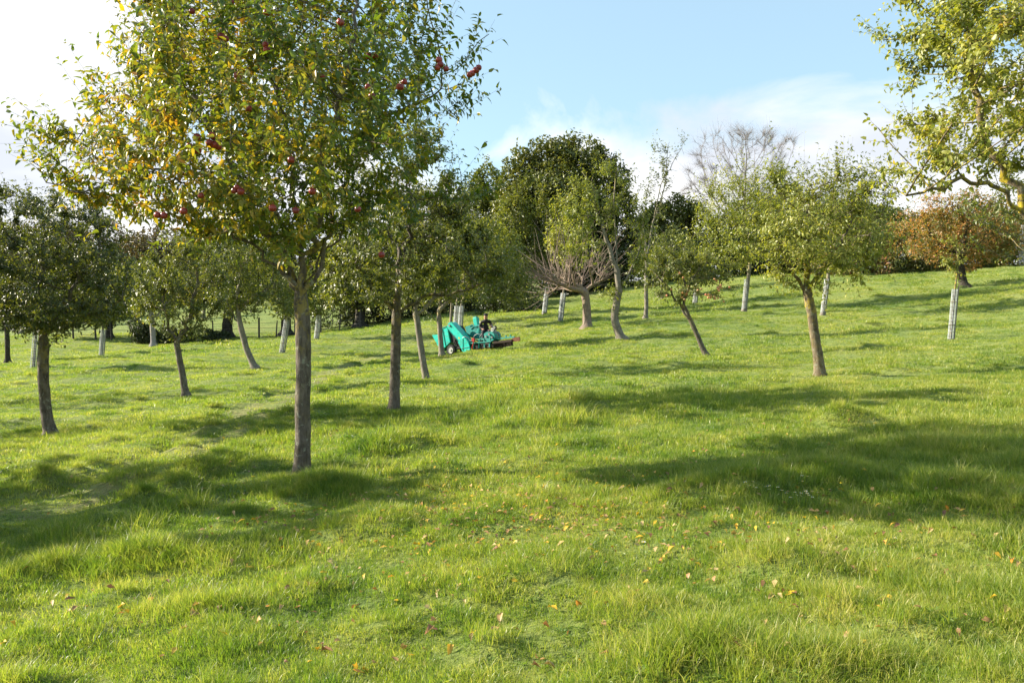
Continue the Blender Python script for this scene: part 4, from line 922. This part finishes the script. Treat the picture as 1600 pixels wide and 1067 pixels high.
make_bush('hedge_bush', 'low spreading bush at the foot of the thick dark trunk', [(*P(318, 527, 60), 1.0, .8, .6), (*P(338, 529, 60), .8, .8, .5)], 3600, .15, 'dark', 'bush', seed=207)
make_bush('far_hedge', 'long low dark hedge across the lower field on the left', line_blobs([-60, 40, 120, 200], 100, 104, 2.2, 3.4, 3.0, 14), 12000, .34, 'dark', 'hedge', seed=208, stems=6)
make_bush('bank_bush', 'olive green bush above the bramble bank behind the rusty tree', [(*P(1400, 372, 66), 1.6, 1.3, 1.1), (*P(1560, 360, 66), 2.4, 1.5, 1.6), (*P(1600, 365, 66), 1.8, 1.3, 1.5), (*P(1480, 365, 67), 2.0, 1.5, 1.6)], 11000, .17, 'bramble', 'bush', seed=209)

# ------------------------------------------------------------------ field fence
POST = mat_plain('weathered_post', (.085, .07, .055), .85, 0, .4, 12); WIRE = mat_plain('fence_wire', (.16, .15, .14), .5, .6)
posts = [(115, 540), (150, 538), (175, 536), (255, 531), (300, 530), (333, 529), (405, 529), (431, 527), (461, 524), (501, 518), (530, 517), (562, 514)]
pp = []
for a, b in posts:
    q = P(a, b, 60.5); q[2] = gz(q[0], q[1]); pp.append(q)
fr = thing('field_fence', pp[0], 'post and wire fence along the lower edge of the orchard', 'fence')
o0 = pp[0]
for q in pp:
    mb = MB(); lean = np.array([random.uniform(-.14, .14), 0, 0]); r_ = random.uniform(.05, .075)
    mb.tube([q-o0+[0, 0, -.2], q-o0+lean+[0, 0, 1.35+random.uniform(-.12, .2)]], r_, sides=7, taper=.9); mb.build('post', POST, fr, smooth=40)
for z in (.35, .75, 1.12):
    mb = MB()
    for a, b in zip(pp[:-1], pp[1:]): mb.tube([a-o0+[0, 0, z], (a+b)/2-o0+[0, 0, z-.03], b-o0+[0, 0, z]], .010, sides=4)
    mb.build('wire', WIRE, fr)
#@@MACHINE
# ------------------------------------------------------------------ the harvester
TEAL = mat_plain('teal_enamel', (.02, .60, .50), .34, 0, .22, 5, dirt=(.10, .17, .12)); TEALD = mat_plain('teal_enamel_worn', (.014, .34, .30), .5, 0, .4, 7, dirt=(.07, .06, .04))
BLACK = mat_plain('black_rubber', (.018, .018, .018), .8, 0, .3, 12); STEEL = mat_plain('bare_steel', (.35, .36, .36), .4, .8, .3, 14); RIM = mat_plain('white_rim', (.52, .52, .48), .5, 0, .3, 14)
RUST = mat_plain('rusty_board', (.20, .07, .035), .85, 0, .4, 10, dirt=(.12, .05, .03)); BRUSH = mat_plain('brush_bristle', (.05, .032, .022), .9, 0, .5, 30); REDM = mat_plain('red_enamel', (.42, .03, .02), .4, 0, .3, 12)
YEL = mat_plain('yellow_sticker', (.65, .48, .04), .5); DARKM = mat_plain('oily_dark_metal', (.035, .035, .032), .6, .3, .5, 16, dirt=(.10, .07, .04))
hb = P(740, 557, 35.5); hx, hy = hb[0], hb[1]; hb[2] = gz(hx, hy)+.03
MSC = .98
HV = thing('orchard_harvester', hb, 'small teal apple harvester with a rear hopper and slanting elevator, working among the trees', 'harvester')
s1 = (gz(hx+1.6, hy)-gz(hx-1.6, hy))/3.2
HV.rotation_euler = (0, -math.atan(s1)*.8, R(-33)); HV.scale = (MSC*1.0, MSC, MSC)
def xz(zx, zy): return ((zx-620)*.00438, (772-zy)*.00438)
# hopper with the sloping tail
h = MB().prism([xz(*q) for q in [(300,548),(345,490),(412,478),(432,640),(365,682),(322,700)]], -.52, .62, .012).build('hopper', TEAL, HV)
MB().prism([xz(*q) for q in [(218,545),(298,549),(340,700),(322,722),(308,712)]], -.56, .60, .008).build('tail_chute', TEAL, h)
mb = MB(); mb.prism([xz(*q) for q in [(345,486),(412,474),(413,481),(346,493)]], -.54, .64); mb.build('rim', TEALD, h)
for q in ((318,600,330,690),(352,500,372,672)): mb = MB(); a_ = xz(q[0], q[1]); b_ = xz(q[2], q[3]); mb.tube([(a_[0], -.535, a_[1]), (b_[0], -.535, b_[1])], .012, sides=5); mb.build('rib', TEALD, h)
# elevator
a_ = np.array(xz(470, 478)); b_ = np.array(xz(655, 690)); dv = unit(b_-a_); pn = np.array([-dv[1], dv[0]])
pr = [a_+pn*.17, a_+pn*.12-dv*.10, a_-dv*.135, a_-pn*.12-dv*.10, a_-pn*.17, b_-pn*.17, b_+pn*.17]
el = MB().prism(pr, -.66, -.26, .015).build('elevator', TEAL, HV)
mb = MB(); mb.tube([(a_[0]-pn[0]*.175, -.665, a_[1]-pn[1]*.175), (b_[0]-pn[0]*.175, -.665, b_[1]-pn[1]*.175)], .012, sides=5); mb.build('edge_strip', TEALD, el)
mb = MB(); mb.tube([(a_[0]+pn[0]*.175, -.665, a_[1]+pn[1]*.175), (b_[0]+pn[0]*.175, -.665, b_[1]+pn[1]*.175)], .012, sides=5); mb.build('edge_strip', TEALD, el)
q = xz(571, 612); MB().box((q[0], -.663, q[1]), (.075, .006, .07), (0, .85, 0)).build('sticker', YEL, el)
mb = MB(); mb.lathe([(.02, -.03), (.05, -.03), (.05, .01), (.02, .02)], (a_[0], -.67, a_[1]), 'Y', 16); mb.build('roller_bearing', STEEL, el, smooth=40)
q0, q1 = xz(430, 500), xz(452, 640); MB().prism([xz(418,480), xz(440,478), xz(500,600), xz(470,650), xz(436,640)], -.45, .5).build('belt_housing', BLACK, HV)
# chassis and engine below
mb = MB()
for y in (-.35, .45): mb.box((-.15, y, .30), (2.3, .07, .09), bev=.006)
for x in (-1.1, -.4, .3, .9): mb.box((x, .05, .30), (.07, .73, .07))
mb.build('chassis', DARKM, HV)
mb = MB(); mb.box((-.42, -.1, .48), (.5, .55, .34), bev=.03); mb.build('engine', DARKM, HV)
for i in range(4): mb = MB(); mb.tube([(-.72+.1*i, -.42, .62), (-.6+.1*i, -.50, .42-.05*(i % 2)), (-.35+.1*i, -.46, .30), (-.1+.06*i, -.4, .46)], .014, sides=6); mb.build('hose', BLACK, HV, smooth=60)
# wheels
def wheel(x, y, r_, w_, sgn):
    mb = MB(); prof = [(r_*.58, -w_*.5), (r_*.9, -w_*.5), (r_, -w_*.32), (r_*1.0, w_*.32), (r_*.9, w_*.5), (r_*.58, w_*.5)]
    mb.lathe(prof, (x, y, r_), 'Y', 32)
    for i in range(24):
        a = i/24*6.283; mb.box((x+math.cos(a)*r_, y, r_+math.sin(a)*r_), (.018, w_*.75, .03), Matrix.Rotation(-a, 4, 'Y'))
    wh = mb.build('wheel', BLACK, HV, smooth=35)
    mb = MB(); mb.lathe([(.02, sgn*(w_*.5+.035)), (r_*.22, sgn*(w_*.5+.035)), (r_*.25, sgn*(w_*.5+.004)), (r_*.52, sgn*(w_*.5+.004)), (r_*.6, sgn*(w_*.5+.02)), (r_*.64, sgn*w_*.42)], (x, y, r_), 'Y', 28); mb.build('rim', RIM, wh, smooth=35)
wheel(-.70, -.62, .225, .17, -1); wheel(-.97, .68, .215, .17, 1); wheel(.95, .62, .20, .15, 1); wheel(1.05, -.30, .20, .15, -1)
# front end plate of the header
fp = MB().prism([xz(*q) for q in [(565,655),(580,635),(606,622),(640,618),(668,634),(688,662),(700,700),(703,775),(632,771),(606,742)]], -.74, -.66, .008).build('end_plate', TEAL, HV)
mb = MB(); q0, q1 = xz(630, 620), xz(618, 742); mb.tube([(q0[0], -.755, q0[1]), (q1[0], -.755, q1[1])], .010, sides=5); mb.build('strut', TEALD, fp)
mb = MB(); q0, q1 = xz(598, 716), xz(702, 712); mb.tube([(q0[0], -.755, q0[1]), (q1[0], -.755, q1[1])], .010, sides=5); mb.build('strut', TEALD, fp)
fp2 = MB().prism([xz(*q) for q in [(600,655),(640,618),(668,634),(688,662),(700,700),(703,765),(632,765)]], .60, .66, .008).build('end_plate', TEALD, HV)
for (y, c) in ((-.70, [(600,640),(622,612),(656,606),(690,622),(712,660)]), (-.45, [(700,650),(722,606),(760,592),(800,604),(826,650)]), (-.15, [(740,620),(770,588),(820,580),(860,600)])):
    mb = MB(); cc = [xz(*q) for q in c]; f_ = np.linspace(0, len(cc)-1, 14); xs = np.interp(f_, range(len(cc)), [v[0] for v in cc]); zs = np.interp(f_, range(len(cc)), [v[1] for v in cc])
    mb.tube([(a, y, b) for a, b in zip(xs, zs)], .014, sides=6); mb.build('guard_hoop', STEEL, HV, smooth=60)
# pick-up header: drum with fingers, trough and cross members
mb = MB(); mb.lathe([(.03, -.62), (.17, -.62), (.17, .60), (.03, .60)], (.52, 0, .24), 'Y', 20)
for j in range(12):
    for i in range(9):
        a = i/9*6.283+j*.35; y = -.56+j*.1; mb.box((.52+math.cos(a)*.20, y, .24+math.sin(a)*.20), (.09, .012, .02), Matrix.Rotation(-a, 4, 'Y'))
mb.build('pickup_drum', BLACK, HV)
mb = MB(); mb.box((.98, -.1, .20), (1.0, 1.0, .16), bev=.02); mb.build('trough', DARKM, HV)
for z, y in ((.52, -.60), (.40, -.66), (.60, -.2)): mb = MB(); mb.box((.86, y, z), (1.15, .05, .045), (0, .03, 0), bev=.004); mb.build('cross_bar', TEALD, HV)
for x in (.50, .78, 1.05, 1.33): mb = MB(); mb.box((x, -.62, .36), (.05, .05, .40), (0, random.uniform(-.4, .4), 0), bev=.004); mb.build('bracket', TEALD, HV)
q = xz(747, 648); mb = MB(); mb.lathe([(.02, -.04), (.075, -.04), (.085, -.02), (.085, .03), (.02, .03)], (q[0], -.70, q[1]), 'Y', 20); mb.build('pulley', REDM, HV, smooth=35)
mb = MB(); mb.tube([(.60, -.72, .50), (.52, -.74, .30), (.46, -.72, .14)], .022, sides=6); mb.build('lift_arm', REDM, HV)
gb = MB().prism([xz(*q) for q in [(830,600),(870,583),(935,588),(960,612),(965,668),(900,690),(840,680)]], -.45, .05, .02).build('gearbox', TEALD, HV)
for x, z in ((1.08, .62), (1.25, .70), (1.38, .55)): mb = MB(); mb.lathe([(.015, -.05), (.045, -.05), (.05, .0), (.02, .02)], (x, -.47, z), 'Y', 14); mb.build('cap', STEEL, gb, smooth=40)
for c in ([(900,560),(940,575),(950,600),(930,640)], [(960,598),(990,604),(1003,632),(1000,664)], [(840,640),(880,620),(920,640),(950,690)]):
    mb = MB(); cc = [xz(*q) for q in c]; mb.tube([(a, -.40, b) for a, b in cc], .022 if c[0][0] == 960 else .014, sides=7); mb.build('hose', BLACK, HV, smooth=60)
# sweeping boom to the front
bm_ = MB().box((1.92, -.35, .47), (1.0, .07, .06), (0, .02, 0), bev=.006).build('boom', TEALD, HV)
for x in (1.62, 2.0, 2.22): mb = MB(); mb.box((x, -.35, .53), (.05, .06, .09), bev=.004); mb.build('lug', TEALD, bm_)
mb = MB(); mb.box((1.84, -.38, .33), (.95, .10, .10), bev=.01)
for i in range(46): mb.box((1.38+i*.0205, -.38+random.uniform(-.02, .02), .21), (.010, .05, .20+random.uniform(-.03, .03)), (0, random.uniform(-.12, .12), 0))
mb.build('brush', BRUSH, HV)
MB().box((2.50, -.36, .36), (.36, .05, .17), (0, .03, 0), bev=.004).build('sweeper_board', RUST, HV)
# far body: hopper side, air box, platform, seat and steering
MB().prism([xz(*q) for q in [(540,500),(600,488),(735,498),(745,560),(700,640),(560,600)]], .02, .60, .02).build('engine_cover', TEALD, HV)
mb = MB(); q = xz(667, 460); mb.box((q[0], .15, q[1]), (.20, .20, .36), (0, -.06, 0), bev=.02); ex = mb.build('air_box', TEAL, HV)
mb = MB(); q = xz(662, 412); mb.box((q[0], .15, q[1]), (.15, .15, .03), bev=.006); mb.build('lid', TEALD, ex)
for c in ([(600,500),(640,485),(650,510),(690,520)], [(610,530),(650,505),(720,510)], [(690,500),(720,520),(700,590),(740,600)]):
    mb = MB(); mb.tube([(xz(*q)[0], .0, xz(*q)[1]) for q in c], .014, sides=6); mb.build('pipe', TEALD, HV, smooth=60)
MB().box((.95, .0, .50), (.95, .75, .04), bev=.006).build('foot_plate', DARKM, HV)
st = MB().box((.70, .10, .76), (.42, .44, .10), bev=.04).build('seat', BLACK, HV, smooth=40)
MB().box((.50, .18, 1.0), (.10, .44, .42), (0, -.15, .3), bev=.04).build('backrest', BLACK, st, smooth=40)
MB().box((.70, .10, .61), (.30, .30, .22), bev=.01).build('pedestal', DARKM, st)
q0, q1 = xz(900, 620), xz(884, 515)
sc_ = MB().tube([(q0[0], -.08, q0[1]), (q1[0], -.08, q1[1])], .02, sides=8).build('steering_column', STEEL, HV)
mb = MB(); cx_, cz_ = q1; mb.tube([(cx_+math.cos(a)*.13, -.08+math.sin(a)*.15, cz_+math.cos(a)*.05) for a in np.arange(20)/20*6.283], .013, sides=6, closed=True); mb.box((cx_, -.08, cz_), (.24, .02, .015), (0, -.36, 0)); mb.build('steering_wheel', BLACK, sc_, smooth=60)
MB().box((q0[0]+.02, -.12, q0[1]+.2), (.16, .2, .18), (0, .2, 0), bev=.02).build('console', RIM, HV)
q = xz(942, 552); mb = MB(); mb.lathe([(.02, -.05), (.075, -.05), (.085, -.03), (.085, .03), (.03, .06)], (q[0], -.25, q[1]), 'Y', 20); hl = mb.build('headlamp', BLACK, HV, smooth=40)
MB().lathe([(.01, -.055), (.065, -.055), (.065, -.045)], (q[0], -.25, q[1]), 'Y', 20).build('lens', STEEL, hl, smooth=40)
mb = MB(); mb.tube([(q[0], -.22, q[1]), (q[0]-.08, -.2, q[1]-.15), (q[0]-.1, -.2, q[1]-.3)], .012, sides=6); mb.build('bracket', BLACK, hl)

# the driver: one continuous skinned figure
HM = Matrix.Translation(HV.location) @ HV.rotation_euler.to_matrix().to_4x4() @ Matrix.Scale(MSC, 4)
def person():
    seat = HM @ Vector((.74, .02, .86)); fwd = HM.to_3x3() @ Vector((.62, -.80, 0)); yaw = math.atan2(fwd.y, fwd.x)
    vs, rad, es = [], [], []
    def v(x, y, z, r_, par=None):
        vs.append((x, y, z)); rad.append(r_ if isinstance(r_, tuple) else (r_, r_))
        if par is not None: es.append((par, len(vs)-1))
        return len(vs)-1
    pel = v(0, 0, .02, (.15, .13)); wst = v(0, 0, .18, (.155, .12), pel); ch = v(.03, 0, .36, (.175, .13), wst); ub = v(.04, 0, .47, (.12, .10), ch)
    nk = v(.055, 0, .555, .058, ub); hd = v(.075, 0, .64, (.078, .080), nk); hd2 = v(.08, 0, .73, (.080, .088), hd); hd3 = v(.075, 0, .79, (.058, .06), hd2)
    v(.165, 0, .665, .016, hd)                                   # nose
    v(.060, .088, .665, .016, hd); v(.060, -.088, .665, .016, hd)
    for s in (1, -1):
        sh = v(.03, s*.19, .44, .075, ub)
        el_ = v(.10 if s > 0 else .06, s*.285, .20, .056, sh)
        if s > 0: wr_ = v(.34, .20, .25, .036, el_); pa = v(.40, .185, .265, (.030, .042), wr_); hd_dir = (1, -.1, .1)
        else: wr_ = v(.27, -.17, .13, .036, el_); pa = v(.33, -.15, .11, (.030, .042), wr_); hd_dir = (.95, .2, -.25)
        px_, py_, pz_ = vs[pa]
        for j in range(4):
            oy = (-.03+.02*j); l_ = (.030, .036, .034, .026)[j]
            a1 = v(px_+hd_dir[0]*.035, py_+oy, pz_+hd_dir[2]*.03, .0100, pa); a2 = v(px_+hd_dir[0]*.035+l_, py_+oy, pz_+hd_dir[2]*.03-.012, .0092, a1); v(px_+hd_dir[0]*.035+l_*1.2, py_+oy, pz_+hd_dir[2]*.03-.04, .0085, a2)
        t1 = v(px_+.0, py_-s*.045, pz_+.012, .011, pa); v(px_+.03, py_-s*.055, pz_+.0, .0095, t1)
        hp = v(.05, s*.10, 0, .10, pel); kn = v(.44, s*.15, .03, .072, hp); an = v(.50, s*.14, -.33, .045, kn); v(.63, s*.15, -.365, .040, an)
    me = bpy.data.meshes.new('person'); me.from_pydata(vs, es, []); o = bpy.data.objects.new('tmp_person', me); C.objects.link(o)
    sk = o.modifiers.new('skin', 'SKIN'); sk.use_smooth_shade = True
    for i, d_ in enumerate(me.skin_vertices[0].data): d_.radius = rad[i]; d_.use_root = (i == 0)
    ss = o.modifiers.new('sub', 'SUBSURF'); ss.levels = 1; ss.render_levels = 1
    bpy.context.view_layer.update()
    dg = bpy.context.evaluated_depsgraph_get(); nm_ = bpy.data.meshes.new_from_object(o.evaluated_get(dg)); bpy.data.objects.remove(o)
    nm_.materials.clear()
    for m_ in (CLOTH, SKIN, JEAN, BOOT): nm_.materials.append(m_)
    for p in nm_.polygons:
        c = p.center; k = 0
        if c.z > .545 and c.x > -.1: k = 1
        elif c.x > .30 and abs(c.y) < .27 and c.z > .075 and c.z < .33: k = 1
        elif c.z < .10 and c.x > .08: k = 2
        if c.z < -.30: k = 3
        p.material_index = k; p.use_smooth = True
    o = obj('person', nm_); o.location = seat; o.rotation_euler.z = yaw; o.scale = (.94, .94, .94)
    tag(o, 'driver in a dark jacket and cap seated on the teal harvester', 'person')
    mb = MB(); mb.lathe([(.094, .715), (.100, .74), (.096, .78), (.075, .815), (.03, .832)], (.073, 0, 0), 'Z', 24); mb.box((.175, 0, .728), (.09, .13, .012), (0, .15, 0), bev=.004)
    cap = mb.build('cap', CLOTH, o, smooth=50)
    mb = MB(); mb.lathe([(.05, .50), (.083, .51), (.080, .555), (.066, .575)], (.05, 0, 0), 'Z', 20); mb.build('collar', CLOTH, o, smooth=50)
    for s in (1, -1): mb = MB(); mb.lathe([(.002, -.008), (.008, -.004), (.008, .004), (.002, .008)], (.150, s*.032, .695), 'Z', 8); mb.build('eye', BLACK, o)
    mb = MB(); mb.box((.154, 0, .628), (.008, .045, .008)); mb.build('mouth', LIP, o)
    for s in (1,): mb = MB(); mb.lathe([(.082, -.05), (.088, -.04), (.088, .04), (.08, .05)], (.01, -.2, .425), 'Z', 16); mb.build('shoulder_patch', TAN, o, smooth=50)
    return o
CLOTH = mat_plain('dark_jacket', (.022, .020, .022), .85, 0, .3, 14, bump=.4); SKIN = mat_plain('skin', (.50, .27, .19), .55, 0, .12, 10); JEAN = mat_plain('dark_trousers', (.030, .030, .040), .9, 0, .3, 14); BOOT = mat_plain('boot_leather', (.03, .02, .015), .6)
LIP = mat_plain('lips', (.35, .12, .10), .5); TAN = mat_plain('tan_cloth', (.38, .33, .25), .9)
person()

# ------------------------------------------------------------------ fallen leaves
FL = mat_leaf('fallen_leaf', [(0, (.20, .09, .04)), (.18, (.34, .17, .08)), (.36, (.42, .26, .10)), (.55, (.50, .36, .16)), (.7, (.60, .36, .03)), (.88, (.66, .43, .025)), (1, (.45, .15, .03))], rough=.5, trans=.25, back=(1.1, 1.1, 1.3), tl_tint=(1.3, 1.2, .7))
rng = np.random.default_rng(77)
LV = [.02, .12, .25, .36, .45, .55, .68, .78, .88, .97]
var = []
for i in range(20):
    V, T, kk = leaf_geo(np.zeros((1, 3))-[0.03, 0, 0], np.array([[1., 0, rng.normal(0, .12)]]), np.array([[0, rng.normal(0, .25), 1.]]), np.array([.056]), np.array([.030]), 2)
    V[:, 2] += rng.normal(0, .003, len(V))-.004
    var.append(mesh_np('fallen_leaf', V, T, [FL], attrs={'lv': np.full(len(V), LV[i % 10])}))
cand = []
for _ in range(1500):
    r_ = rng.random()
    if r_ < .40: a, b = rng.normal(850, 190), rng.normal(800, 42)
    elif r_ < .60: a, b = rng.normal(1230, 230), rng.normal(800, 70)
    elif r_ < .80: a, b = rng.uniform(0, 1600), rng.uniform(740, 1066)
    elif r_ < .92: a, b = rng.normal(560, 170), rng.normal(820, 80)
    else: a, b = rng.uniform(300, 1500), rng.uniform(640, 760)
    if 0 < a < 1600 and 620 < b < 1064: cand.append((a, b))
named = [(198,976,7),(188,964,7),(236,946,9),(303,984,4),(402,992,4),(1235,938,8),(1386,950,7),(1378,972,6),(905,962,9),(863,969,7),(560,1060,9),(860,1050,4),(780,980,3),(804,857,8),(845,821,7),(860,740,7),(1314,771,7),(555,950,1),(672,990,1),(350,1022,8),(510,1024,1),(1447,760,4),(1363,775,3)]
cand = [(a, b, k) for a, b, k in named]+[(a, b, -1) for a, b in cand]
world = []
for a, b, k in cand:
    g = ground_at_pixel(a, b, 40)
    if track_d(np.array([g[0]]), np.array([g[1]]))[0] > -1: world.append((g[0], g[1], k))
first = world[:len(named)]; rest = sorted(world[len(named):], key=lambda q: q[1]*rng.uniform(.75, 1.35))
ind = first+rest[:290-len(first)]; mass = rest[290-len(first):]
WP = np.array([.14, .13, .14, .13, .12, .10, .10, .08, .04, .02])
for i, (x, y, k) in enumerate(ind):
    if k < 0: k = int(rng.choice(10, p=WP/WP.sum()))
    o = bpy.data.objects.new('fallen_leaf', var[k+10*int(rng.integers(2))]); C.objects.link(o)
    sc0 = rng.uniform(.45, 1.05) if i >= len(named) else 1.25
    o.location = (x, y, gz(x, y)+.030+rng.uniform(0, .016)); o.rotation_euler = (rng.normal(0, .30), rng.normal(0, .30), rng.uniform(0, 6.28)); o.scale = (sc0, sc0, sc0)
    tag(o, 'dry fallen apple leaf, yellow to brown, lying loose on the grass', 'fallen leaf', 'fallen leaves on the near grass')
mx = np.array([[q[0], q[1]] for q in mass]); n = len(mx)
mp_ = np.stack([mx[:, 0], mx[:, 1], ground_h(mx[:, 0], mx[:, 1])+.035], 1); an = rng.uniform(0, 6.28, n)
V, T, kk = leaf_geo(mp_, np.stack([np.cos(an), np.sin(an), rng.normal(0, .15, n)], 1), np.stack([rng.normal(0, .3, n), rng.normal(0, .3, n), np.ones(n)], 1), rng.uniform(.035, .07, n), rng.uniform(.02, .036, n), 1)
lm = obj('leaf_litter', mesh_np('leaf_litter', V, T, [FL], attrs={'lv': np.repeat(rng.choice(LV, n, p=WP/WP.sum()), kk)})); tag(lm, 'scattered small fallen leaves thinly strewn over the farther grass', 'leaf litter', kind='stuff')

# ------------------------------------------------------------------ daisies and a buttercup
PETAL = mat_plain('white_petal', (.78, .78, .76), .6, 0, .05); DISC = mat_plain('yellow_disc', (.65, .45, .03), .7); STEM = mat_plain('flower_stem', (.06, .12, .02), .7); BUT = mat_plain('buttercup_petal', (.75, .58, .02), .35)
def flower_mesh(np_, r_, h_, cup, matp):
    mb = MB(); 
    for i in range(np_):
        a = i/np_*6.283; c, s = math.cos(a), math.sin(a); w_ = r_*2.6/np_
        p0 = (c*.004, s*.004, h_); vs = [mb.b.verts.new(q) for q in [p0, (c*r_*.6-s*w_*.6, s*r_*.6+c*w_*.6, h_+cup*.4), (c*r_, s*r_, h_+cup), (c*r_*.6+s*w_*.6, s*r_*.6-c*w_*.6, h_+cup*.4)]]
        mb.b.faces.new(vs)
    return mb.mesh('petals', matp)
pm_ = flower_mesh(14, .012, .075, .003, PETAL); dm_ = MB().lathe([(.001, -.001), (.005, 0), (.004, .003), (.001, .004)], (0, 0, .075), 'Z', 10).mesh('disc', DISC); sm__ = MB().tube([(0, 0, -.02), (.003, 0, .04), (0, 0, .075)], .0012, sides=4).mesh('stem', STEM)
bp_ = flower_mesh(5, .014, .17, .008, BUT); bs_ = MB().tube([(0, 0, -.02), (.01, 0, .09), (0, 0, .17)], .0014, sides=4).mesh('stem', STEM)
DS = [(rng.normal(1180, 12), rng.normal(787, 2.5)) for _ in range(5)]+[(rng.normal(1212, 10), rng.normal(789, 3)) for _ in range(5)]+[(rng.normal(1243, 16), rng.normal(788, 4)) for _ in range(12)]+[(1253, 768), (1258, 771), (1280, 790), (1299, 782), (1250, 775), (960, 845), (1005, 870), (1400, 862)]
for a, b in DS:
    g = ground_at_pixel(a, b, 40); r0 = thing('daisy', (g[0], g[1], gz(g[0], g[1])), 'tiny white daisy flowering in the shaded grass', 'daisy', 'daisies in the shaded grass', rz=rng.uniform(0, 6))
    sc0 = rng.uniform(.9, 1.35); r0.scale = (sc0,)*3; r0.rotation_euler.x = rng.normal(.15, .15)
    obj('petals', pm_, r0); obj('disc', dm_, r0); obj('stem', sm__, r0)
g = ground_at_pixel(1313, 790, 40); r0 = thing('buttercup', (g[0], g[1], gz(g[0], g[1])), 'lone yellow buttercup on a tall stem beside the daisies', 'buttercup'); obj('petals', bp_, r0); obj('stem', bs_, r0)
